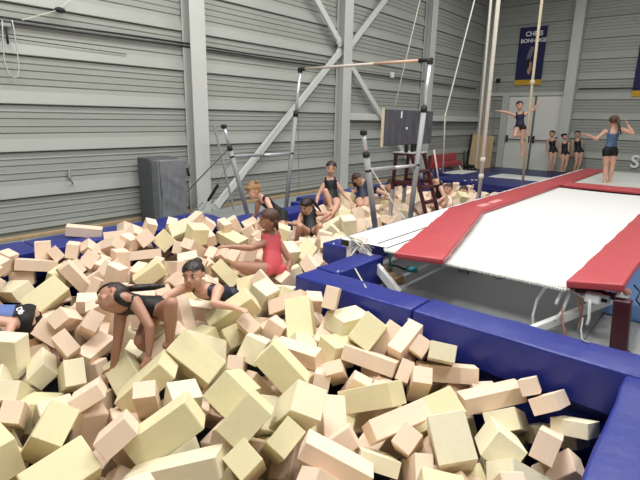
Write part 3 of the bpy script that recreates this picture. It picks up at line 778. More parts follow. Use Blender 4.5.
# ropes and poles hanging from the roof
def hang(name, pts, r, m, label, cat, knots=(), kr=1.9):
    t = empty(name, pts[-1], label, cat)
    MB().tube(pts, r, 10).build('rope' if 'rope' in name else 'tube', m, t, smooth=True)
    for k in knots: MB().ell(k, (r * kr, r * kr, r * kr * 1.2), nu=10, nv=8).build('knot' if 'rope' in name else 'clamp', m, t, smooth=True)
    return t
hang('hanging_pole', [(-3.38, 8.62, CEIL), (-3.38, 8.66, 0.18)], 0.034, 'rope', 'thick white pole hanging to the pit edge beside the trampoline', 'pole', [(-3.38, 8.66, 0.98), (-3.38, 8.66, 0.68)], 1.5)
hang('hanging_rope', [(-4.0, 9.80, CEIL), (-4.0, 9.92, 0.7)], 0.022, 'rope', 'thinner white rope hanging just behind the thick white pole', 'rope')
hang('climbing_rope', [(-3.2, 10.28, CEIL), (-3.2, 10.33, 2.4), (-3.2, 10.5, 0.33)], 0.026, 'rope_tan', 'tan climbing rope with a knot hanging in front of the banner', 'rope', [(-3.2, 10.33, 2.40)])
hang('hanging_line', [onx(482, -30, -5.5), onx(445, 116, -5.5), onx(443, 173, -5.5)], 0.018, 'rope', 'thin white line slanting down in front of the corner', 'rope', [onx(445, 116, -5.5)], 1.6)
hang('hanging_line', [onx(427, -30, -6.0), onx(420, 0, -6.0), onx(395, 106, -6.0)], 0.012, 'rope', 'thin pale line slanting down behind the grey board', 'rope')
hang('hanging_line', [onx(434, 150, -4.6), onx(440, 190, -4.6)], 0.016, 'rope', 'short white line hanging beside the red stand', 'rope')
tag(MB().box((-3.2, 10.26, 4.30), (0.05, 0.03, 0.16), 0.01).build('rope_flag', 'red'), 'small red ribbon tied high on the tan climbing rope', 'ribbon')

# ------------------------------------------------------------------ people
PEOPLE_CLEAR = []; GUARD = []
def unit(a):
    a = np.array(a, float); return a / (np.linalg.norm(a) + 1e-9)
def joint(par, uv, L, warn=''):
    if uv[0] == 'd': return par + L * unit(uv[1:])
    u, v, s = uv
    d = unit(ray(u, v)); w = C0 - par
    b = d @ w; c = w @ w - L * L; disc = b * b - c
    if disc < 0:
        q = C0 - b * d; return par + L * unit(q - par)
    t = -b + (math.sqrt(disc) * s if abs(s) == 1 else math.sqrt(disc) * s)
    q = C0 + t * d
    return par + L * unit(q - par)
def seg_t(P, a, b):
    d = b - a; t = ((P - a) @ d) / (d @ d + 1e-12); tc = np.clip(t, 0, 1)
    return t, np.linalg.norm(P - (a + tc[:, None] * d), axis=1)
def arc(a, b, c, n=4):
    return [(1 - t) ** 2 * a + 2 * t * (1 - t) * b + t * t * c for t in np.linspace(0, 1, n)]

def hand(mb, wr, d, nrm, h, side, curl=0.35):
    """palm, four fingers of unequal length and a thumb leaving the side of the palm"""
    d = unit(d); n = unit(nrm - d * (nrm @ d)); x = np.cross(d, n) * side
    s = h / 1.3
    R = np.stack([x, d, n], 1)
    mb.ell(wr + d * 0.034 * s, (0.027 * s, 0.040 * s, 0.013 * s), R, 12, 8)
    for k, (off, ln) in enumerate(((-0.021, 0.052), (-0.007, 0.060), (0.007, 0.057), (0.021, 0.046))):
        a = wr + d * 0.058 * s + x * off * s
        dd = unit(d + x * off * 5)
        b = a + dd * ln * 0.5 * s; c = b + unit(dd - n * curl * 1.6) * ln * 0.55 * s
        mb.tube([a, b, c], [0.0085 * s, 0.0078 * s, 0.0062 * s], 8); mb.ell(c, 0.0064 * s, nu=8, nv=6)
    a = wr + d * 0.020 * s - x * 0.020 * s
    b = a + unit(d * 0.7 - x - n * 0.3) * 0.030 * s; c = b + unit(d - x * 0.3 - n * curl) * 0.026 * s
    mb.tube([a, b, c], [0.0105 * s, 0.009 * s, 0.007 * s], 8); mb.ell(c, 0.007 * s, nu=8, nv=6)

def person(label, sp):
    h = sp['h']; pel = np.array(sp['root'], float)
    J = {'pel': pel}
    N = joint(pel, sp['N'], sp.get('torso', 0.29) * h); J['N'] = N
    Hd = joint(N, sp['head'], 0.118 * h); J['Hd'] = Hd
    up = unit(N - pel)
    SW, HW = 0.098 * h, 0.055 * h
    for k in 'AB':
        if 'sh' + k in sp: J['sh' + k] = joint(N - up * 0.025 * h, sp['sh' + k], SW)
    if 'shA' not in J: J['shA'] = 2 * (N - up * 0.025 * h) - J['shB']
    if 'shB' not in J: J['shB'] = 2 * (N - up * 0.025 * h) - J['shA']
    lat = unit(J['shB'] - J['shA'])
    hl = unit(camvec(*sp['hipdir'])) if 'hipdir' in sp else lat
    hl = unit(hl - up * (hl @ up) * 0.7)
    J['hpA'], J['hpB'] = pel - hl * HW - up * 0.02 * h, pel + hl * HW - up * 0.02 * h
    fwd = np.cross(lat, up)                      # chest normal, turned towards the face
    gaze = unit(camvec(*sp['face']))
    if fwd @ unit(camvec(*sp.get('chest', sp['face']))) < 0: fwd = -fwd
    for k in 'AB':
        J['el' + k] = joint(J['sh' + k], sp['el' + k], 0.165 * h)
        J['wr' + k] = joint(J['el' + k], sp['wr' + k], 0.145 * h)
        J['kn' + k] = joint(J['hp' + k], sp['kn' + k], 0.235 * h)
        J['an' + k] = joint(J['kn' + k], sp['an' + k], 0.225 * h)
        if 'to' + k in sp: J['to' + k] = joint(J['an' + k], sp['to' + k], 0.115 * h)
        else:
            sh_ = unit(J['an' + k] - J['kn' + k]); q = unit(camvec(*sp.get('toe', sp['face']))); q = unit(q - sh_ * (q @ sh_) * 0.95)
            J['to' + k] = J['an' + k] + q * 0.10 * h
    for q in ('N', 'Hd', 'shA', 'shB'): pass
    mb = MB()
    # torso as a loft of ellipses
    prof = [(-0.17, .030, .030), (-0.12, .066, .052), (0.0, .084, .060), (0.18, .080, .058), (0.42, .067, .050), (0.66, .076, .056), (0.84, .084, .052), (0.95, .070, .042), (1.03, .034, .032)]
    prof = [(t, a * sp.get('wide', 1), b * sp.get('wide', 1)) for t, a, b in prof]
    ax0 = pel; nn = 18; vs = []; fs = []
    bendv = fwd * sp.get('arch', 0.0) * h
    for t, w, dp in prof:
        c = pel + (N - pel) * t + bendv * math.sin(PI * np.clip(t, 0, 1))
        l = unit(hl * (1 - np.clip(t, 0, 1)) + lat * np.clip(t, 0, 1)); l = unit(l - up * (l @ up)); fw = np.cross(up, l)
        for k in range(nn):
            a = 2 * PI * k / nn; vs.append(c + l * math.cos(a) * w * h + fw * math.sin(a) * dp * h)
    for i in range(len(prof) - 1):
        for k in range(nn): fs.append((i * nn + k, i * nn + (k + 1) % nn, (i + 1) * nn + (k + 1) % nn, (i + 1) * nn + k))
    fs.append(tuple(range(nn - 1, -1, -1))); fs.append(tuple(range((len(prof) - 1) * nn, len(prof) * nn)))
    mb.add(vs, fs)
    # neck and head
    hs = 0.158 * h * sp.get('hd', 1.0)
    hup = unit(unit(Hd - N) * 0.75 + np.array(sp.get('hup', (0, 0, 0.5)))); hup = unit(hup)
    gz = unit(gaze - hup * (gaze @ hup) * 0.85); hup = unit(hup - gz * (hup @ gz)); hsd = np.cross(gz, hup)
    mb.tube([N - up * 0.03 * h, N + (Hd - N) * 0.55], [0.040 * h, 0.030 * h], 14)
    HR = np.stack([hsd, gz, hup], 1)
    mb.ell(Hd + hup * 0.07 * hs - gz * 0.03 * hs, (0.40 * hs, 0.48 * hs, 0.44 * hs), HR, 20, 14)
    mb.ell(Hd - hup * 0.20 * hs + gz * 0.13 * hs, (0.30 * hs, 0.33 * hs, 0.32 * hs), HR, 16, 12)
    mb.ell(Hd - hup * 0.40 * hs + gz * 0.28 * hs, (0.13 * hs, 0.12 * hs, 0.09 * hs), HR, 12, 8)
    nb = Hd - hup * 0.10 * hs + gz * 0.46 * hs
    mb.tube([nb + hup * 0.12 * hs - gz * 0.04 * hs, nb - hup * 0.01 * hs + gz * 0.05 * hs], [0.035 * hs, 0.062 * hs], 8); mb.ell(nb - hup * 0.01 * hs + gz * 0.035 * hs, 0.065 * hs, nu=10, nv=8)
    for s in (-1, 1):
        mb.ell(Hd - hup * 0.06 * hs + hsd * s * 0.40 * hs - gz * 0.04 * hs, (0.045 * hs, 0.09 * hs, 0.14 * hs), HR, 10, 8)
        mb.ell(Hd - hup * 0.16 * hs + hsd * s * 0.19 * hs + gz * 0.30 * hs, (0.12 * hs, 0.11 * hs, 0.12 * hs), HR, 10, 8)
    # limbs
    for s, k in ((-1, 'A'), (1, 'B')):
        sh, el, wr = J['sh' + k], J['el' + k], J['wr' + k]
        mb.ell(sh - up * 0.008 * h, 0.036 * h, nu=14, nv=10)
        mb.tube([sh, sh + (el - sh) * 0.35, el], [0.033 * h, 0.031 * h, 0.024 * h], 14); mb.ell(el, 0.0245 * h, nu=12, nv=9)
        mb.tube([el, el + (wr - el) * 0.3, wr], [0.024 * h, 0.0245 * h, 0.0155 * h], 14); mb.ell(wr, 0.0155 * h, nu=10, nv=8)
        wd_ = unit(wr - el)
        hd_ = unit(camvec(*sp['hand' + k])) if 'hand' + k in sp else wd_
        hd_ = unit(hd_ + wd_ * 0.5)
        hand(mb, wr, hd_, camvec(*sp.get('palm' + k, (0.2, -1, -0.3))), h, s)
        hp, kn, an, to = J['hp' + k], J['kn' + k], J['an' + k], J['to' + k]
        mb.ell(hp, 0.056 * h, nu=16, nv=11)
        mb.tube([hp, hp + (kn - hp) * 0.4, kn], [0.056 * h, 0.051 * h, 0.034 * h], 16); mb.ell(kn, 0.0345 * h, nu=12, nv=9)
        mb.tube([kn, kn + (an - kn) * 0.3, kn + (an - kn) * 0.7, an], [0.034 * h, 0.0355 * h, 0.026 * h, 0.021 * h], 14)
        mb.ell(an, 0.024 * h, nu=12, nv=9)
        fd = unit(to - an); heel = an - fd * 0.018 * h + unit(an - kn) * 0.012 * h
        mb.tube([heel, an + (to - an) * 0.5 + unit(an - kn) * 0.008 * h, to], [0.022 * h, 0.024 * h, 0.017 * h], 12); mb.ell(heel, 0.022 * h, nu=10, nv=8)
        sx = unit(np.cross(fd, unit(an - kn)))
        for q in range(5):
            tb = to + sx * (q - 2) * 0.0085 * h; mb.tube([tb - fd * 0.01 * h, tb + fd * (0.024 - 0.003 * q) * h], [0.0075 * h, 0.0058 * h], 7); mb.ell(tb + fd * (0.024 - 0.003 * q) * h, 0.006 * h, nu=7, nv=5)
    # one continuous skin
    me = bpy.data.meshes.new('tmp'); me.from_pydata(mb.v, [], mb.f); me.update()
    ob = bpy.data.objects.new('tmp', me); COL.objects.link(ob)
    md = ob.modifiers.new('r', 'REMESH'); md.mode = 'VOXEL'; md.voxel_size = sp.get('vox', 0.0065); md.use_smooth_shade = True
    sm = ob.modifiers.new('s', 'SMOOTH'); sm.factor = 0.5; sm.iterations = 4
    bpy.context.view_layer.update()
    fin = bpy.data.meshes.new_from_object(ob.evaluated_get(bpy.context.evaluated_depsgraph_get()))
    bpy.data.objects.remove(ob); bpy.data.meshes.remove(me)
    fin.name = 'person'; fin.materials.clear(); fin.materials.append(MAT[sp.get('skin', 'skin')])
    fin.polygons.foreach_set('use_smooth', [True] * len(fin.polygons))
    n = len(fin.vertices); P = np.empty(n * 3); fin.vertices.foreach_get('co', P); P = P.reshape(n, 3)
    NR = np.empty(n * 3); fin.vertices.foreach_get('normal', NR); NR = NR.reshape(n, 3)
    org = np.array([pel[0], pel[1], min(p[2] for p in (J['anA'], J['anB'], pel)) - 0.03])
    # ---- clothing: pulled off the skin where the suit covers it
    tt, _ = seg_t(P, pel, N)
    rel = P - (pel + np.clip(tt, -0.2, 1.05)[:, None] * (N - pel))
    e_t = np.hypot(rel @ lat / (0.084 * h), (rel - np.outer(rel @ lat, lat)) @ np.cross(up, lat) / (0.056 * h))
    best = e_t.copy(); best[(tt < -0.2) | (tt > 1.06)] = 9; own = np.zeros(n, int)
    thi = np.zeros(n)
    def consider(a, b, r, idn, tmin=-9):
        t, d = seg_t(P, a, b); q = d / r; q[t < tmin] = 9
        m = q < best; best[m] = q[m]; own[m] = idn; return t, m
    for k in 'AB':
        consider(J['sh' + k], J['el' + k], 0.033 * h, 1); consider(J['el' + k], J['wr' + k], 0.025 * h, 1)
        consider(J['wr' + k], J['wr' + k] + (J['wr' + k] - J['el' + k]) * 0.8, 0.03 * h, 1)
        t, m = consider(J['hp' + k], J['kn' + k], 0.055 * h, 2, 0.10); thi[m] = t[m]
        t, m = consider(J['kn' + k], J['an' + k], 0.036 * h, 2); thi[m] = 2
        consider(J['an' + k], J['to' + k], 0.03 * h, 3)
    _, dn = seg_t(P, N + up * 0.005 * h, Hd); m = (dn / (0.036 * h) < best) & (tt > 0.93); own[m] = 4
    dh = np.linalg.norm(P - Hd, axis=1); dj = np.linalg.norm(P - (Hd - hup * 0.2 * hs + gz * 0.12 * hs), axis=1); own[(dh < 0.60 * hs) | (dj < 0.46 * hs)] = 4
    latc = np.abs(rel @ lat) / SW
    front = rel @ fwd > 0
    neck = np.where(front, 0.84, 0.80) - sp.get('lowneck', 0)
    suit = (own == 0) & ((tt < neck) | ((latc > 0.42) & (latc < 0.72) & (tt < 1.03)))
    suit &= ~((latc > 0.86) & (tt > 0.72))
    if sp.get('legs', 0) > 0: low = ((own == 2) & (thi < sp['legs'])) | ((own == 0) & (tt < 0.16))
    else: low = np.zeros(n, bool)
    polys = [tuple(p.vertices) for p in fin.polygons]
    bo = bpy.data.objects.new('person', fin); COL.objects.link(bo)
    fin.transform(Matrix.Translation(-Vector(org))); bo.location = tuple(org)
    tag(bo, label, 'person', sp.get('group'))
    def shell(mask, name, m, off):
        keep = [q for q in polys if all(mask[i] for i in q)]
        if not keep: return
        ids = sorted({i for q in keep for i in q}); mp = {i: k for k, i in enumerate(ids)}
        b = MB().add(P[ids] + NR[ids] * off, [tuple(mp[i] for i in q) for q in keep])
        return b.build(name, m, bo, smooth=True)
    if sp.get('legs', 0) > 0:
        shell(suit & ~low | (suit & (tt < 0.2)), sp.get('topname', 'leotard'), sp['suit'], 0.004)
        shell(low, 'shorts', 'shorts', 0.008)
    else: shell(suit, 'leotard', sp['suit'], 0.004)
    # ---- hair
    hm = MB(); nu, nv = 26, 18; vs = []; ok = []
    ctr = Hd + hup * 0.07 * hs - gz * 0.03 * hs
    for i in range(nv + 1):
        for k in range(nu):
            th = PI * i / nv; a = 2 * PI * k / nu
            q = np.array([math.sin(th) * math.cos(a), math.sin(th) * math.sin(a), math.cos(th)])
            rr = 1.07 + 0.025 * math.sin(a * 9 + i) * math.sin(th)
            vs.append(ctr + HR @ (q * np.array([0.41, 0.49, 0.45]) * hs * rr))
            lim = sp.get('hairline', 0.42)
            ok.append(not (q[1] > 0.05 and q[2] < lim + 0.25 * abs(q[0]) * -1 + (0.0 if q[1] > 0.4 else -0.4 * (0.4 - q[1]) * 3)) and q[2] > (-0.62 if q[1] < -0.2 else -0.25))
    fs = []
    for i in range(nv):
        for k in range(nu):
            f4 = (i * nu + k, (i + 1) * nu + k, (i + 1) * nu + (k + 1) % nu, i * nu + (k + 1) % nu)
            if all(ok[j] for j in f4): fs.append(f4)
    hm.add(vs, fs)
    st = sp.get('hair_style', 'bun'); back = ctr - gz * 0.46 * hs
    if st == 'bun': hm.ell(back + hup * 0.22 * hs - gz * 0.08 * hs, 0.19 * hs, nu=14, nv=10)
    elif st == 'tail':
        tl = sp.get('tail', (0, 1, 0)); td = unit(camvec(*tl))
        b0 = back + hup * 0.18 * hs; b1 = b0 - gz * 0.20 * hs + td * 0.15 * hs; b2 = b1 + td * 0.55 * hs; b3 = b2 + td * sp.get('taillen', 0.6) * hs
        hm.tube([b0, b1, b2, b3], [0.10 * hs, 0.13 * hs, 0.12 * hs, 0.04 * hs], 12)
    elif st == 'short':
        for k in range(16):
            a = k * 0.7 + 0.3; q = np.array([math.cos(a) * 0.38, -0.15 + 0.25 * math.sin(a), 0.25 - 0.2 * math.sin(k * 2.1)]) * hs
            hm.ell(ctr + HR @ q, (0.12 * hs, 0.12 * hs, 0.09 * hs), HR, 8, 6)
        for k in range(6):
            q = np.array([(k - 2.5) * 0.12, 0.42, 0.20 + 0.03 * (k % 2)]) * hs
            hm.tube([ctr + HR @ (q + np.array([0, -0.12, 0.12]) * hs), ctr + HR @ q, ctr + HR @ (q + np.array([0, 0.01, -0.10]) * hs)], [0.06 * hs, 0.055 * hs, 0.02 * hs], 7)
    elif st == 'long':
        for s in (-1, -0.5, 0, 0.5, 1):
            a = ctr + HR @ (np.array([s * 0.36, -0.30 + 0.12 * abs(s), 0.0]) * hs)
            hl_ = sp.get('hairlen', 0.95)
            hm.tube([a, a - hup * 0.42 * hl_ * hs, a - hup * hl_ * hs - gz * 0.1 * hs], [0.13 * hs, 0.14 * hs, 0.04 * hs], 9)
    hm.build('hair', sp.get('hair', 'hair_dark'), bo, smooth=True)
    # ---- face
    for s in (-1, 1):
        c = Hd + hup * 0.02 * hs + hsd * s * 0.165 * hs + gz * 0.405 * hs
        e = MB().ell(c, (0.062 * hs, 0.042 * hs, 0.026 * hs), HR, 10, 8).build('eye', 'eye', bo, smooth=True)
        MB().ell(c + gz * 0.032 * hs, (0.034 * hs, 0.02 * hs, 0.034 * hs), HR, 10, 8).build('iris', 'iris', e, smooth=True)
        MB().ell(c + hup * 0.095 * hs + gz * 0.03 * hs, (0.095 * hs, 0.03 * hs, 0.014 * hs), HR, 10, 6).build('eyebrow', sp.get('hair', 'hair_dark'), bo, smooth=True)
    MB().ell(Hd - hup * 0.285 * hs + gz * 0.405 * hs, (0.10 * hs, 0.05 * hs, 0.026 * hs), HR, 10, 7).build('mouth', 'lip', bo, smooth=True)
    if sp.get('mark'):
        pass
    # ---- keep loose blocks from burying or hiding the visible body
    pts = [(J['pel'], .09), ((pel + N) / 2, .09), (N, .08), (Hd, .12)]
    for k in 'AB': pts += [(J['el' + k], .035), (J['wr' + k], .0), ((J['sh' + k] + J['el' + k]) / 2, .03)]
    for k in sp.get('showlegs', ''): pts += [(J['kn' + k], .04), ((J['hp' + k] + J['kn' + k]) / 2, .05), ((J['kn' + k] + J['an' + k]) / 2, .03), (J['an' + k], .02)]
    for p, r in (pts if not sp.get('noguard') else []):
        PEOPLE_CLEAR.append((p, r))
        q = RW.T @ (p - C0); GUARD.append((320 + FPX * q[0] / q[2], 240 + FPX * q[1] / q[2], FPX * (r + 0.03) / q[2], np.linalg.norm(p - C0)))
    return bo, J

FOAMKID = 'children climbing through the foam pit'
person('girl in a black leotard crawling on all fours over the foam blocks', dict(h=1.26, root=onz(158, 308, 0.36), N=(131, 304, -0.35), head=(110, 300, 0.2), lowneck=0.08, face=(-0.60, 0.42, -0.72), chest=(-0.3, 1, -0.2), hup=(-0.2, 0, .55),
    shA=(121, 311, 1), shB=(140, 301, -1), elA=(118.5, 334, 0.3), wrA=(115, 356, 0.3), elB=(149, 325, -0.6), wrB=(149, 350, 0.4), handA=(-.2, 1, -.3), handB=(-.3, .8, -.5), hipdir=(0.25, 0.05, -1),
    knB=(171, 304, -1), anB=(170, 337, 0.6), knA=(143, 335, -0.6), anA=(150, 352, 1), toe=(0.8, 0.5, 0.3), suit='leo_black', skin='skin_b', hair='hair_dark', hair_style='tail', tail=(1, -0.05, 0.25), taillen=0.35, showlegs='AB', vox=0.006, group=FOAMKID, palmA=(0.3, -1, 0), palmB=(0.3, -1, 0)))
person('smiling girl in a dark patterned leotard lying among the foam blocks', dict(h=1.22, root=onz(223, 294, 0.22), N=(201, 290, -1), head=(195, 277, -0.4), face=(-0.15, 0.22, -1), chest=(-0.3, .7, -.6), hup=(0, 0, 1.0),
    shA=(188, 287, 0.3), shB=(210.5, 290, -0.2), elA=(178, 291, -0.3), wrA=(165, 298, -0.5), elB=(215, 300, -0.7), wrB=(221, 305, -0.2), knA=(240, 297, 1), anA=(250, 300, 1), knB=(238, 302, 1), anB=(247, 306, 1),
    suit='leo_navy', skin='skin', hair='hair_dark', hair_style='bun', vox=0.006, group=FOAMKID, hipdir=(0.9, .1, -.3)))
person('girl in a coral red leotard sitting in the foam pit looking aside', dict(h=1.27, root=onz(273, 267, 0.24), N=(271, 239, 0.2), head=(270, 227, -0.2), face=(-0.9, 0.15, -0.35), chest=(-0.7, 0, -0.7), hup=(0, 0, 1.0),
    shA=(265, 242, -0.7), shB=(278.5, 242.5, 0.7), elA=(256, 246, -0.5), wrA=(242, 247.5, -0.1), elB=(288.5, 258, 0.1), wrB=(287.5, 274, -0.3), hipdir=(0.6, 0, 0.4),
    knA=(240, 266, -0.7), anA=(252, 274, 0.3), knB=(255, 276, 1), anB=(270, 282, 0.2), suit='leo_red', skin='skin_b', hair='hair_brown', hair_style='long', hairlen=0.55, showlegs='A', vox=0.006, group=FOAMKID))
person('small fair-haired child in a dark suit leaning hands on the blue pad', dict(h=1.12, root=onz(279, 213.5, 0.42), N=(263, 199, -0.5), head=(256, 192.5, -0.2), face=(-0.8, 0.55, -0.4), chest=(-.5, .8, -.2), hup=(0, 0, 0.7), hd=1.1,
    shA=(258.5, 202, 0.8), shB=(266.5, 201, -0.8), elA=(257, 209.5, 0.5), wrA=(254, 216, 0.2), elB=(271, 208.5, -0.6), wrB=(263.5, 219, -0.6), handA=(-.9, .3, 0), handB=(-.8, .5, 0),
    knA=(277, 228, 0.4), anA=(280, 240, 1), knB=(282.5, 227, -0.4), anB=(285, 240, 1), suit='leo_black', legs=0.45, topname='top', skin='skin', hair='hair_blond', hair_style='short', showlegs='B', vox=0.0065, group=FOAMKID))
person('dark-haired girl in a black leotard sitting low with one elbow raised', dict(h=1.28, root=onz(311, 231, 0.10), N=(309, 214, 0.3), head=(307, 206, -0.5), face=(-0.45, 0.45, -0.8), chest=(-.2, .2, -1), hup=(0, 0, 0.9),
    shA=(301.5, 215, -0.2), shB=(316.5, 214, 0.2), elA=(299, 222, -0.6), wrA=(294.5, 224, -0.3), elB=(328, 213.5, -0.3), wrB=(317, 222.5, -0.7), knA=(300, 226, -1), anA=(297, 238, 0.5), knB=(320, 226, -1), anB=(318, 240, 0.4),
    suit='leo_black', skin='skin', hair='hair_dark', hair_style='tail', tail=(0.6, 0.8, 0.2), vox=0.0065, group=FOAMKID, showlegs='A'))
person('girl in a black leotard sitting on the pit edge with one knee up', dict(h=1.27, root=onz(332, 200, 0.40), N=(330.5, 182, 0.2), head=(330.6, 172.5, -0.2), face=(-0.05, 0.45, -1), chest=(0, .2, -1), hup=(0, 0, 1.0),
    shA=(325, 184, 0), shB=(337, 184.5, 0), elA=(320.5, 191.5, -0.2), wrA=(317, 201, -0.6), elB=(341.5, 191, 0), wrB=(346.5, 197, -0.3), knA=(325.5, 191, -1), anA=(331.5, 208, -0.1), knB=(336.5, 206, -1), anB=(333, 212, -0.2),
    suit='leo_black', skin='skin', hair='hair_dark', hair_style='bun', showlegs='AB', vox=0.0065, group=FOAMKID))
person('long-haired child in dark clothes by the blue pad behind the bar upright', dict(h=1.22, root=onz(363, 199, 0.32), N=(362, 187, 0.3), head=(360, 179.5, -0.3), face=(0.5, 0.35, -0.8), chest=(-.2, .2, -1), hup=(0, 0, 1.0),
    shA=(357, 189, 0), shB=(367, 189, 0), elA=(352, 194, -0.2), wrA=(346, 197, -0.3), elB=(365, 197, -0.4), wrB=(358, 202, -0.5), knA=(360, 205, -1), anA=(362, 212, 0.2), knB=(366, 205, -1), anB=(367, 212, 0.2),
    suit='leo_navy', skin='skin', hair='hair_brown', hair_style='long', vox=0.008, group=FOAMKID))
person('dark-haired child lying forward in the foam behind the bars', dict(h=1.2, root=onz(373, 190, 0.38), N=(383, 188, -0.9), head=(388.5, 186.5, -0.4), face=(0.3, 0.5, -0.8), chest=(.2, .9, -.3), hup=(0, 0, 0.9),
    shA=(380, 190, -0.5), shB=(386, 189, 0.5), elA=(386, 194, -0.5), wrA=(391, 197, -0.3), elB=(391, 192, 0.1), wrB=(394, 196, -0.2), knA=(362, 193, 0.9), anA=(354, 194, 0.7), knB=(363, 190, 0.9), anB=(354, 191, 0.7),
    suit='leo_navy', skin='skin', hair='hair_dark', hair_style='bun', vox=0.008, group=FOAMKID))
person('girl with bare arms bending over the foam behind the red stand', dict(h=1.25, root=onz(440, 199.5, 0.34), N=(437, 187, -0.3), head=(432.5, 180, -0.3), face=(-0.7, 0.5, -0.5), chest=(-.5, .5, -.6), hup=(0, 0, 0.9),
    shA=(433, 189.5, -0.3), shB=(441.5, 188.5, 0.3), elA=(433, 197, -0.5), wrA=(431, 203, -0.2), elB=(443.5, 195, -0.5), wrB=(437.5, 202, -0.7), knA=(436, 205, -1), anA=(437, 211, 0.3), knB=(443, 205, -1), anB=(442, 211, 0.3),
    suit='leo_black', skin='skin', hair='hair_brown', hair_style='tail', tail=(0.3, 1, 0.2), vox=0.008, group=FOAMKID))
for lab, (u, v), z, hc in (('fair-haired child up to the neck in foam before the crash mat', (448.5, 192), 0.27, 'hair_brown'), ('dark-haired child up to the neck in foam before the crash mat', (464, 194.5), 0.25, 'hair_dark')):
    r0 = onz(u + 0.5, v + 3, z) - np.array([0, 0, 0.38])
    q = RW.T @ (r0 - C0); pu, pv = 320 + FPX * q[0] / q[2], 240 + FPX * q[1] / q[2]
    person(lab, dict(h=1.22, root=r0, N=(u + 0.5, v + 7.5, 0), head=(u, v, 0), face=(-0.6, 0.2, -0.7), shA=(u - 6, v + 9, 0), shB=(u + 7, v + 9, 0), elA=(u - 9, v + 14, -0.3), wrA=(u - 8, v + 16, -1), elB=(u + 10, v + 14, -0.3), wrB=(u + 9, v + 16, -1),
        knA=(pu - 3, pv + 10, 0), anA=(pu - 3, pv + 19, 0), knB=(pu + 3, pv + 10, 0), anB=(pu + 3, pv + 19, 0), suit='leo_navy', skin='skin', hair=hc, hair_style='bun', vox=0.009, group=FOAMKID, hup=(0, 0, 1.0), noguard=1))
# in the air above the far mats
person('gymnast in a dark leotard leaping with arms spread before the door', dict(h=1.32, root=ony(520, 127, 13.0), N=(520, 113.5, 0), head=(519.8, 107.6, -0.2), face=(-0.1, 0.1, -1), hup=(0, 0, 1.0),
    shA=(515.5, 115, 0), shB=(524.5, 114, 0), elA=(508.5, 113, 0), wrA=(501.5, 111.5, 0), elB=(530, 111.8, 0), wrB=(535, 108, 0), handA=(-1, -.1, 0), handB=(.7, -.6, 0), knA=(514.5, 136, -1), anA=(520, 135, 0.8), toA=(522, 138, 0), knB=(522, 138.5, 0), anB=(522.3, 149, 0), toB=(521.6, 154.5, 0),
    suit='leo_purple', legs=0.12, topname='leotard', skin='skin', hair='hair_dark', hair_style='bun', vox=0.009))
# waiting by the wall
for (lab, hu, hv, pu, pv, fu, fv, hx) in (('first girl in a black leotard standing before the double door', 552.3, 132.3, 551, 152.5, 549, 172.5, -1), ('shorter girl in a black leotard between two others by the door', 564.8, 135.5, 563.3, 154, 561, 173.5, 0.4), ('girl in a black leotard standing closest to the far wall column', 577.5, 133, 576, 152.8, 574.5, 172.5, -0.6)):
    hgt = 1.29 if hv < 135 else 1.21
    p0 = onz(fu + 1, fv, 0.09)
    if p0[1] > 17.15: p0 = ony(fu + 1, fv, 17.15)
    p0 = p0 + np.array([0, 0, hgt * 0.525])
    q = RW.T @ (p0 - C0); pu, pv = 320 + FPX * q[0] / q[2], 240 + FPX * q[1] / q[2]
    person(lab, dict(h=hgt, root=p0, N=(hu - 0.3, hv + 6, 0), head=(hu, hv, -0.1), face=(hx * 0.8, 0.15, -0.8), chest=(hx * 0.4, 0, -1), shA=(hu - 3.4, hv + 7.5, -0.2), shB=(hu + 3, hv + 7.5, 0.2), elA=(hu - 5.2, hv + 14.5, 0), wrA=(hu - 5.0, hv + 20.5, -0.3), elB=(hu + 3.6, hv + 14.5, 0), wrB=(hu + 2.6, hv + 20.5, -0.3),
        knA=(pu - 2.2, pv + 9.5, -0.5), anA=(fu - 0.8, fv - 1.2, 0.2), knB=(pu + 1.6, pv + 9.5, -0.3), anB=(fu + 2.6, fv - 1.5, 0.2), suit='leo_black', skin='skin', hair='hair_dark', hair_style='bun', vox=0.010, group='girls waiting by the far wall', hup=(0, 0, 1.0), toe=(-0.3, 0.2, -1)))
# on the trampoline end deck, seen from behind
rt = onz(607.5, 181.5, BZ + 0.03)
person('girl in a blue patterned top and black shorts standing on the trampoline', dict(h=1.42, root=ony(610.5, 149.5, rt[1]), N=(614, 128.5, 0), head=(613.8, 120.5, 0.1), face=(0.15, 0.05, 1), chest=(.1, 0, 1), hup=(0, 0, 1.0), hipdir=(1, 0, 0.1),
    shA=(607.6, 131, 0), shB=(620.4, 129.5, 0), elA=(598.5, 137.5, -0.2), wrA=(591, 136.6, -0.3), elB=(630.5, 132.5, -0.2), wrB=(627.5, 124.5, 0.2), handA=(-1, -.2, 0), handB=(-.2, -1, 0), knA=(606, 165, 0.2), anA=(604.8, 179.6, -0.2), knB=(612.3, 165, 0), anB=(609.5, 180.3, 0.1), toe=(0.1, 0.4, 1),
    suit='leo_blue', legs=0.32, topname='leotard', skin='skin', hair='hair_brown', hair_style='tail', tail=(0.15, 1, -0.1), taillen=0.9, vox=0.008))
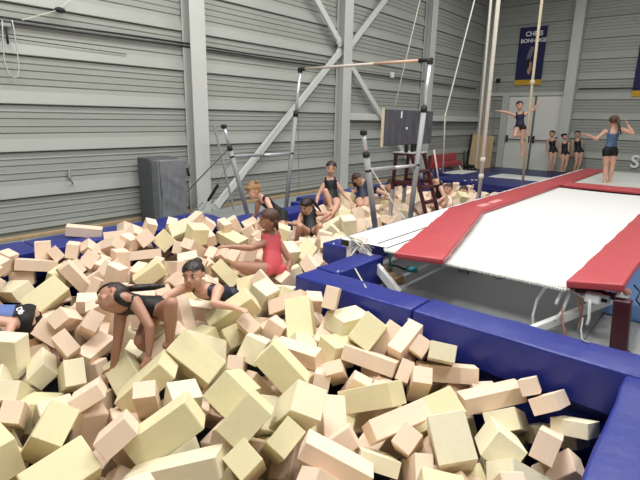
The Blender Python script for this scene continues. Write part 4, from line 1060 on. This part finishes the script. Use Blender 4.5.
# at the left edge of the pit, bending forward
bo, J = person('child in black shorts and a blue top bending forward into the foam', dict(h=1.28, root=onz(22, 317, 0.20), N=(-24, 312, 0.1), head=(-46, 318, 0), face=(-0.6, 0.8, 0), chest=(0, 1, 0), shA=(-24, 306, 1), shB=(-22, 319, -1), elA=(-30, 330, 0.4), wrA=(-35, 345, 0.3), elB=(12, 323, -0.5), wrB=(7, 336, -0.3), hipdir=(0.1, 0.15, -1),
    knA=('d', .1, .3, -1), anA=('d', .3, .6, -.6), knB=('d', .05, .2, -1), anB=('d', .3, .6, -.6), suit='bluetop', legs=0.42, topname='top', skin='skin', hair='hair_dark', hair_style='bun', vox=0.0065, group=FOAMKID))

bpy.context.view_layer.update()
_d = Vector(tuple(unit(ray(18, 313)))); _o = Vector(tuple(C0)) - bo.location
_hit, _loc, _nrm, _i = bo.ray_cast(_o, _d)
if _hit:
    _w = _loc + bo.location + _nrm * 0.012
    _ux = Vector(tuple(unit(camvec(0.45, 0.9, 0)))); _ux = (_ux - _nrm * _ux.dot(_nrm)).normalized(); _uy = _nrm.cross(_ux)
    _M = Matrix(((_ux.x, _uy.x, _nrm.x, _w.x), (_ux.y, _uy.y, _nrm.y, _w.y), (_ux.z, _uy.z, _nrm.z, _w.z), (0, 0, 0, 1)))
    text_mesh('shorts_logo', 'Dib', 0.055, 'print_white', _M, bo, 0.002)

# ------------------------------------------------------------------ foam blocks
# blocks read off the photograph: kind, centre, euler rotation, edge lengths (metres)
BLOCKS = """
y -2.41 0.785 0.076 -2.5 -0.5 2.14 0.194 0.148 0.367
y -2.076 0.703 0.055 -1.77 -0.56 -3.04 0.188 0.178 0.284
p -2.078 0.981 0.136 -2.63 0.53 -1.8 0.17 0.35 0.102
y -1.938 1.159 0.103 -2.87 0.55 -2.11 0.361 0.19 0.174
w -1.759 1.099 0.019 -1.86 0.23 2.19 0.155 0.107 0.451
p -2.338 1.296 0.05 -0.97 -0.02 0.95 0.122 0.331 0.1
y -1.686 1.484 0.135 -2.46 0.7 -1.91 0.234 0.373 0.159
y -1.972 1.631 0.109 -2.44 0.77 -2.01 0.188 0.37 0.178
w -1.553 1.706 0.096 -2.62 -0.58 2.04 0.18 0.176 0.364
y -1.551 1.601 0 -0.9 -0.52 1.49 0.169 0.356 0.122
p -1.209 1.625 0.049 -2.71 0.14 2.16 0.135 0.36 0.096
y -1.583 1.374 -0.019 -2.16 -0.51 -3.04 0.138 0.348 0.136
y -1.438 2.279 -0.01 -2.75 0.45 -2.9 0.365 0.189 0.144
p -1.154 2.099 0.041 -2.42 -0.13 1.13 0.355 0.112 0.14
p -1.049 2.048 -0.014 2.41 -0.36 -3.1 0.11 0.124 0.344
w -1.163 1.898 -0.087 -2.83 0.54 2.33 0.349 0.207 0.082
p -0.926 1.93 -0.057 -3.05 0.83 2.32 0.326 0.091 0.13
w -0.834 2.095 0.058 2.82 -0.7 2.44 0.234 0.187 0.37
y -0.79 2.183 -0.19 -2.52 -0.07 0.93 0.135 0.108 0.317
p -1.294 2.617 -0.018 -3.06 -0.66 2.07 0.111 0.123 0.344
p -0.875 2.776 -0.003 2.95 0.17 2.35 0.137 0.387 0.105
p -0.549 2.799 0.087 -2.72 0.56 -2.9 0.143 0.335 0.092
w -0.676 2.378 -0.043 -2.59 0.37 2.02 0.353 0.171 0.164
w -0.727 2.649 -0.076 -2.5 0.45 -2.79 0.192 0.345 0.126
w -0.516 2.859 -0.127 -2.83 0.36 3.02 0.306 0.184 0.105
p -0.472 2.499 0.009 -1.93 1.06 -1.82 0.146 0.35 0.115
p -0.404 2.448 -0.09 -1.88 0.8 -2.86 0.237 0.103 0.145
w -0.48 2.276 -0.106 -2.37 -0.64 -0.06 0.155 0.097 0.471
w -0.402 2.813 -0.018 -1.8 0.42 1.51 0.332 0.085 0.191
p -0.672 2.814 0.137 -2.67 0.41 -2.74 0.1 0.32 0.093
p -1.65 2.571 0.054 -1.92 0.14 0.28 0.374 0.103 0.141
p -1.528 2.826 0.146 2.7 -0.2 -3.12 0.112 0.29 0.127
p -1.691 2.843 0.097 2.19 -0.4 -2.98 0.111 0.258 0.137
p -1.396 2.811 0.135 2.2 -0.42 -2.99 0.104 0.123 0.334
w -1.243 2.802 0.147 -2.97 -0.98 1.85 0.112 0.167 0.33
p -1.195 2.804 0.04 -1.88 0 0.58 0.392 0.107 0.141
y -1.802 2.756 0.123 2.24 -0.5 -2.94 0.18 0.23 0.369
w -2.014 2.81 0.152 -3.05 -0.15 3 0.185 0.317 0.137
p -1.792 2.379 -0.019 2.72 -0.76 2.6 0.086 0.119 0.334
p -1.444 2.689 -0.024 2.22 -0.24 -2.81 0.088 0.145 0.346
y -2.337 2.622 0.108 -1.89 -0.72 2.44 0.354 0.19 0.2
y -1.985 2.055 0.08 -2.82 0.77 -2.3 0.171 0.189 0.333
p -2.094 2.324 0.046 -1.52 -0.23 1.77 0.103 0.128 0.33
p -2.513 2.263 0.126 2.29 -0.67 -2.81 0.158 0.105 0.35
w -2.356 2.145 0.062 -2.73 -0.39 -2.6 0.154 0.353 0.172
p -2.335 1.972 0.007 -2.53 -0.07 -2.43 0.104 0.339 0.092
y -2.843 2.371 0.125 2.51 -0.38 2.72 0.142 0.398 0.188
y -2.457 1.711 0.11 2.51 -0.64 -2.63 0.346 0.187 0.191
y -2.494 1.394 0.063 -3.1 0.72 -2.26 0.363 0.203 0.135
w -3.509 0.971 0.066 -1.53 0.02 2.25 0.153 0.273 0.228
w -3.11 0.853 -0.025 -1.44 -0.84 2.36 0.118 0.338 0.149
p -2.757 0.746 0.049 -1.15 -0.83 2.23 0.114 0.342 0.104
w -3.36 1.11 -0.036 -2.27 0.06 2.79 0.327 0.122 0.141
w -3.028 1.164 0.004 -3 -0.97 2.76 0.165 0.121 0.35
p -3.274 1.428 0.024 3.06 -0.34 -2.61 0.124 0.302 0.095
p -3.39 1.472 0.155 2.21 -0.59 -2.2 0.109 0.138 0.35
p -3.235 1.236 0.122 2.47 -0.83 -2.69 0.164 0.099 0.351
p -3.633 1.406 0.145 -2.48 -0.75 -2.77 0.112 0.349 0.129
p -2.593 1.08 0.091 -2.74 0.4 -1.88 0.166 0.347 0.086
y -4.239 1.5 0.131 2.5 -0.68 -2.67 0.185 0.331 0.179
p -4.94 1.71 0.227 -2.96 -0.15 -2.08 0.357 0.14 0.106
w -4.796 1.443 0.068 -1.78 -0.35 1.8 0.185 0.12 0.341
p -4.357 1.82 0.207 -3.09 -0.59 1.08 0.108 0.139 0.324
p -5.012 2.088 0.291 -1.72 0.2 1.07 0.115 0.144 0.35
p -5 1.918 0.272 2.08 -0.9 -2.38 0.135 0.102 0.346
p -5.449 2.415 0.36 -1.52 0.16 1.05 0.368 0.108 0.139
y -4.513 3.77 0.177 2.99 -0.27 -3 0.352 0.195 0.143
y -4.181 2.444 0.128 -3.14 0.58 -2.07 0.297 0.184 0.143
y -4.816 3.023 0.25 1.92 -0.81 -2.39 0.197 0.186 0.37
p -4.675 2.695 0.18 2.87 -0.04 1.06 0.327 0.137 0.096
y -3.793 3.071 0.058 2.26 -0.76 -2.69 0.302 0.136 0.186
p -2.173 2.796 0.307 -2.76 -0.17 -2.62 0.103 0.337 0.169
"""

def eul(rx, ry, rz):
    cx, sx, cy, sy, cz, sz = math.cos(rx), math.sin(rx), math.cos(ry), math.sin(ry), math.cos(rz), math.sin(rz)
    return np.array([[cz * cy, cz * sy * sx - sz * cx, cz * sy * cx + sz * sx],
                     [sz * cy, sz * sy * sx + cz * cx, sz * sy * cx - cz * sx],
                     [-sy, cy * sx, cy * cx]])
class OBBs:
    """oriented boxes with a separating-axis overlap test"""
    def __init__(s): s.c = np.zeros((0, 3)); s.R = np.zeros((0, 3, 3)); s.h = np.zeros((0, 3))
    def add(s, c, R, h):
        s.c = np.vstack([s.c, c]); s.R = np.concatenate([s.R, R[None]]); s.h = np.vstack([s.h, h])
    def pen(s, c, R, h, skip=-1):
        """penetration depth of a candidate with every near box, and index of the worst"""
        if len(s.c) == 0: return 0.0, -1, None
        d = s.c - c; rr = np.linalg.norm(s.h, axis=1) + np.linalg.norm(h)
        idx = np.where((d * d).sum(1) < rr * rr)[0]
        if skip >= 0: idx = idx[idx != skip]
        if len(idx) == 0: return 0.0, -1, None
        d = d[idx]; RB = s.R[idx]; hb = s.h[idx]
        n = len(idx)
        A = np.broadcast_to(R.T[None], (n, 3, 3)); B = RB.transpose(0, 2, 1)
        cr = np.cross(A[:, :, None, :], B[:, None, :, :]).reshape(n, 9, 3)
        ax = np.concatenate([A, B, cr], 1)
        ln = np.linalg.norm(ax, axis=2); ok = ln > 0.15
        ax = ax / np.maximum(ln, 1e-6)[..., None]
        pa = (np.abs(np.einsum('nki,ij->nkj', ax, R)) * h).sum(2)
        pb = (np.abs(np.einsum('nki,nij->nkj', ax, RB)) * hb[:, None, :]).sum(2)
        dist = np.einsum('nki,ni->nk', ax, d)
        ov = pa + pb - np.abs(dist)
        ov[~ok] = 9
        m = ov.min(1); k = int(m.argmax())
        if m[k] <= 0: return 0.0, -1, None
        j = int(ov[k].argmin()); a = ax[k, j] * (-1 if dist[k, j] > 0 else 1)
        return float(m[k]), int(idx[k]), a
LONE = 65
BOX = OBBs(); KIND = []; FITTED = []
for ln in BLOCKS.strip().splitlines():
    q = ln.split(); vals = [float(z) for z in q[1:]]
    c = np.array(vals[:3]); R = eul(*vals[3:6]); h = np.array(vals[6:9]) / 2
    BOX.add(c, R, h); KIND.append(q[0])
NF = len(KIND)
# let touching neighbours slide apart a little: the one farther from the camera gives way
for it in range(25):
    for i in range(NF):
        if i == LONE: continue
        p, j, a = BOX.pen(BOX.c[i], BOX.R[i], BOX.h[i], i)
        if p > 0.03 and j >= 0:
            far = i if np.linalg.norm(BOX.c[i] - C0) > np.linalg.norm(BOX.c[j] - C0) else j
            if far == LONE: continue
            r = BOX.c[far] - C0; r /= np.linalg.norm(r)
            sgn = 1 if far == i else -1
            BOX.c[far] += 0.25 * (p - 0.02) * (0.65 * r + 0.35 * a * sgn)

def surf(x, y):
    """height of the loose foam surface"""
    h = 0.10
    h -= 0.11 * np.clip((x + 2.6) / 1.6, 0, 1)
    if y < 4.3: h += 0.22 * np.clip((-x - 3.5) / 1.2, 0, 1) + 0.04 * np.clip((y - 2.2) / 0.8, 0, 1)
    else: h += 0.08 + 0.05 * math.sin(x * 5 + y * 3) + 0.02 * min(y - 4.3, 3) - 0.16 * np.clip((y - 7.8) / 1.6, 0, 1)
    return h + 0.02 * math.sin(3.1 * x + 1.7 * y) * math.cos(2.3 * y - x)
def pit_ok(c, R, h, top=PT):
    for s in ((1, 1, 1), (1, 1, -1), (1, -1, 1), (1, -1, -1), (-1, 1, 1), (-1, 1, -1), (-1, -1, 1), (-1, -1, -1)):
        p = c + R @ (h * np.array(s))
        if not in_pit(p[0], p[1]) or p[2] < -0.99: return False
    return True
DIM = {'y': (0.185, 0.19, 0.37), 'w': (0.18, 0.185, 0.36), 'p': (0.115, 0.14, 0.34)}
def rand_rot(tilt):
    yaw = RNG.uniform(0, 2 * PI); a = RNG.normal(0, tilt); b = RNG.normal(0, tilt)
    R = eul(a, b, yaw)
    P = np.eye(3)[list(RNG.permutation(3))]
    if np.linalg.det(P) < 0: P[0] *= -1
    return R @ P
def clear_of_people(c, rad):
    for p, r in PEOPLE_CLEAR:
        if np.linalg.norm(c - p) < r + rad: return False
    return True
LAYER = [0] * NF
# depth picture of the blocks read off the photograph and of the people, so that loose blocks do not bury them
ZW, ZH = 160, 120
ZB = np.full((ZH, ZW), 99.0)
_g = np.linspace(-1, 1, 7)
def cam_px(P):
    q = (P - C0) @ RW
    return 320 + FPX * q[:, 0] / q[:, 2], 240 + FPX * q[:, 1] / q[:, 2], q[:, 2]
_faces = np.array([p for a in range(3) for s in (-1, 1) for p in [[(s if k == a else (u if k == (a + 1) % 3 else v)) for k in range(3)] for u in np.linspace(-1, 1, 13) for v in np.linspace(-1, 1, 13)]])
_few = np.array([(a, b, c) for a in (-1, 0, 1) for b in (-1, 0, 1) for c in (-1, 0, 1)]) * 0.95
def splat(P):
    u, v, z = cam_px(P)
    i = np.round(v / 4).astype(int); j = np.round(u / 4).astype(int); ok = (z > 0.2) & (i >= 0) & (i < ZH) & (j >= 0) & (j < ZW)
    np.minimum.at(ZB, (i[ok], j[ok]), z[ok])
for b in range(NF): splat(BOX.c[b] + (_faces * BOX.h[b]) @ BOX.R[b].T)
for gu, gv, gr, gd in GUARD:
    for i in range(max(0, int((gv - gr) / 4)), min(ZH, int((gv + gr) / 4) + 1)):
        for j in range(max(0, int((gu - gr) / 4)), min(ZW, int((gu + gr) / 4) + 1)):
            if (j * 4 - gu) ** 2 + (i * 4 - gv) ** 2 < gr * gr: ZB[i, j] = min(ZB[i, j], gd)
def hides(c, R, h):
    u, v, z = cam_px(c + (_few * h) @ R.T)
    if z.min() < 0.2: return False
    i = np.round(v / 4).astype(int); j = np.round(u / 4).astype(int); ok = (i >= 0) & (i < ZH) & (j >= 0) & (j < ZW)
    return (ZB[i[ok], j[ok]] < 98)[z[ok] < ZB[i[ok], j[ok]] - 0.02].sum() > 3
def fill(n, dz, jit, tilt, tol, layer, ylim=(-1.5, 10.6), xlim=(-5.2, -0.2)):
    got = 0
    for k in range(n):
        x = RNG.uniform(*xlim); y = RNG.uniform(*ylim)
        if not in_pit(x, y): continue
        kd = RNG.choice(['y', 'w', 'y', 'w', 'p', 'p', 'p'] if y < 3.2 else ['y', 'w', 'p', 'p', 'p', 'p'])
        if y < 4.2 and x < -3.6 and RNG.random() < 0.6: kd = 'p'
        dm = np.array(DIM[kd]) * RNG.uniform(0.94, 1.06, 3)
        if kd == 'p' and RNG.random() < (0.18 if x > -3.6 else 0.55): dm[2] *= RNG.uniform(0.45, 0.7)
        if kd != 'p' and RNG.random() < 0.2: dm[2] *= 0.6
        R = rand_rot(tilt); h = dm / 2
        c = np.array([x, y, surf(x, y) + dz + RNG.normal(0, jit)])
        if not pit_ok(c, R, h): continue
        if not clear_of_people(c, 0.085 if layer < 2 else 0.05): continue
        if hides(c, R, h): continue
        p, j, a = BOX.pen(c, R, h)
        if p > tol: continue
        BOX.add(c, R, h); KIND.append(kd); LAYER.append(layer); got += 1
    return got
fill(5200, -0.02, 0.03, 0.45, 0.022, 1, (-0.6, 10.6))
fill(1800, -0.02, 0.03, 0.5, 0.04, 1, (0.0, 3.85), (-5.2, -4.3))
fill(3500, -0.06, 0.05, 0.6, 0.03, 1, (-0.6, 10.6))
fill(2200, -0.10, 0.04, 0.6, 0.05, 1, (2.2, 3.1), (-2.9, -0.2))
fill(1500, -0.08, 0.04, 0.6, 0.05, 1, (0.2, 3.1), (-0.9, -0.2))
fill(3800, -0.20, 0.03, 0.5, 0.05, 2, (-0.6, 10.6))
fill(1500, -0.38, 0.03, 0.3, 0.06, 2, (-0.6, 10.6))
fill(900, -0.05, 0.04, 0.5, 0.04, 2, (-1.6, -0.6))

# meshes shared by alike blocks: unit box with soft edges, slightly skewed by handling
def foam_mesh(kind, k):
    bm = bmesh.new(); v, f = chamfer_box((1, 1, 1), 0.02)
    rg = np.random.default_rng(100 + k)
    sk = rg.uniform(-0.035, 0.035, (3, 3)); np.fill_diagonal(sk, 0)
    bend = rg.uniform(-0.05, 0.05)
    P = np.array(v); P = P + P @ sk
    P[:, 0] += bend * (P[:, 2] ** 2 * 4 - 0.5)
    me = bpy.data.meshes.new('foam_block'); me.from_pydata([tuple(p) for p in P], [], f)
    me.materials.append(MAT['foam_' + kind]); me.update(); return me
FM = {k: [foam_mesh(k, i) for i in range(6)] for k in 'ywp'}
FM0 = {}
for k in 'ywp':
    v, f = chamfer_box((1, 1, 1), 0.02); me = bpy.data.meshes.new('foam_block'); me.from_pydata(v, [], f); me.materials.append(MAT['foam_' + k]); FM0[k] = me
MARKS = [(onz(140, 345, 0.1), 0.55, 'beside the crawling girl'), (onz(200, 295, 0.1), 0.5, 'beside the smiling girl'), (onz(268, 275, 0.1), 0.6, 'beside the girl in red'),
         (onz(280, 222, 0.2), 0.5, 'near the fair-haired child'), (onz(310, 228, 0.15), 0.5, 'near the raised-elbow girl'), (onz(334, 206, 0.25), 0.6, 'near the seated girl'),
         (onz(22, 325, 0.15), 0.45, 'beside the child in black shorts'), ((-3.6, 6.5, 0.2), 0.7, 'below the dark red stand')]
def describe(i):
    k = KIND[i]; d = 2 * BOX.h[i]; c = BOX.c[i]; a = int(np.argmax(d)); ratio = d[a] / np.sort(d)[1]
    z = abs(BOX.R[i][2, a])
    shape = {'y': 'large pale yellow', 'w': 'large cream', 'p': 'slim peach'}[k]
    if ratio < 1.45: shape = {'y': 'short chunky pale yellow', 'w': 'short chunky cream', 'p': 'short chunky peach'}[k]
    pose = 'lying level' if z < 0.3 else ('standing on end' if z > 0.8 else 'tipped at an angle')
    best = None
    for p, r, w in MARKS:
        q = np.linalg.norm(np.array(p) - c)
        if q < r and (best is None or q / r < best[0]): best = (q / r, w)
    if best: where = best[1]
    elif c[0] < -4.75 and c[1] < 3.9: where = 'along the left-wall pads'
    elif c[0] > -0.75: where = 'beside the wide near right pad'
    elif c[0] > -2.8 and c[1] > 2.55: where = 'against the pad below the trampoline'
    elif c[1] > 8.0: where = 'near the far crash mat'
    elif c[1] > 4.1: where = 'in the narrow pit under the bars'
    else: where = 'in the middle of the wide pit'
    return '%s foam block %s %s' % (shape, pose, where)
LAB = {'y': ('large pale yellow foam block lying in the foam pit', 'large yellow foam blocks in the pit'),
       'w': ('large cream foam block lying in the foam pit', 'large cream foam blocks in the pit'),
       'p': ('slimmer peach foam block lying in the foam pit', 'slim peach foam blocks in the pit')}
def inframe(c):
    q = RW.T @ (c - C0)
    if q[2] < 0.3: return False
    u, v = 320 + FPX * q[0] / q[2], 240 + FPX * q[1] / q[2]
    return -25 < u < 665 and 100 < v < 500
order = [i for i in range(NF, len(KIND)) if LAYER[i] == 1 and inframe(BOX.c[i])]
order.sort(key=lambda i: np.linalg.norm(BOX.c[i] - C0) / np.prod(BOX.h[i]) ** (1 / 3))
single = list(range(NF)) + order[:300 - NF]
for i in single:
    k = KIND[i]; me = FM0[k] if i < NF else random.choice(FM[k])
    o = bpy.data.objects.new('foam_block', me); COL.objects.link(o)
    o.location = tuple(BOX.c[i]); o.rotation_euler = Matrix(BOX.R[i].tolist()).to_euler(); o.scale = tuple(2 * BOX.h[i])
    if i == LONE: tag(o, 'lone peach foam block lying on top of the blue pit pad', 'foam block', 'slim peach foam blocks in the pit')
    else: tag(o, describe(i), 'foam block', LAB[k][1])
rest = MB(); S_ = set(single); MI = {'y': 0, 'w': 1, 'p': 2}
for i in range(len(KIND)):
    if i in S_: continue
    rest.box(BOX.c[i], 2 * BOX.h[i], 0.006, BOX.R[i], MI[KIND[i]])
o = rest.build('foam_block_heap', ['foam_y', 'foam_w', 'foam_p'])
tag(o, 'heap of further foam blocks filling the pit below and behind', 'foam blocks', kind='stuff')
print('foam', NF, len(KIND), len(order), len(single))
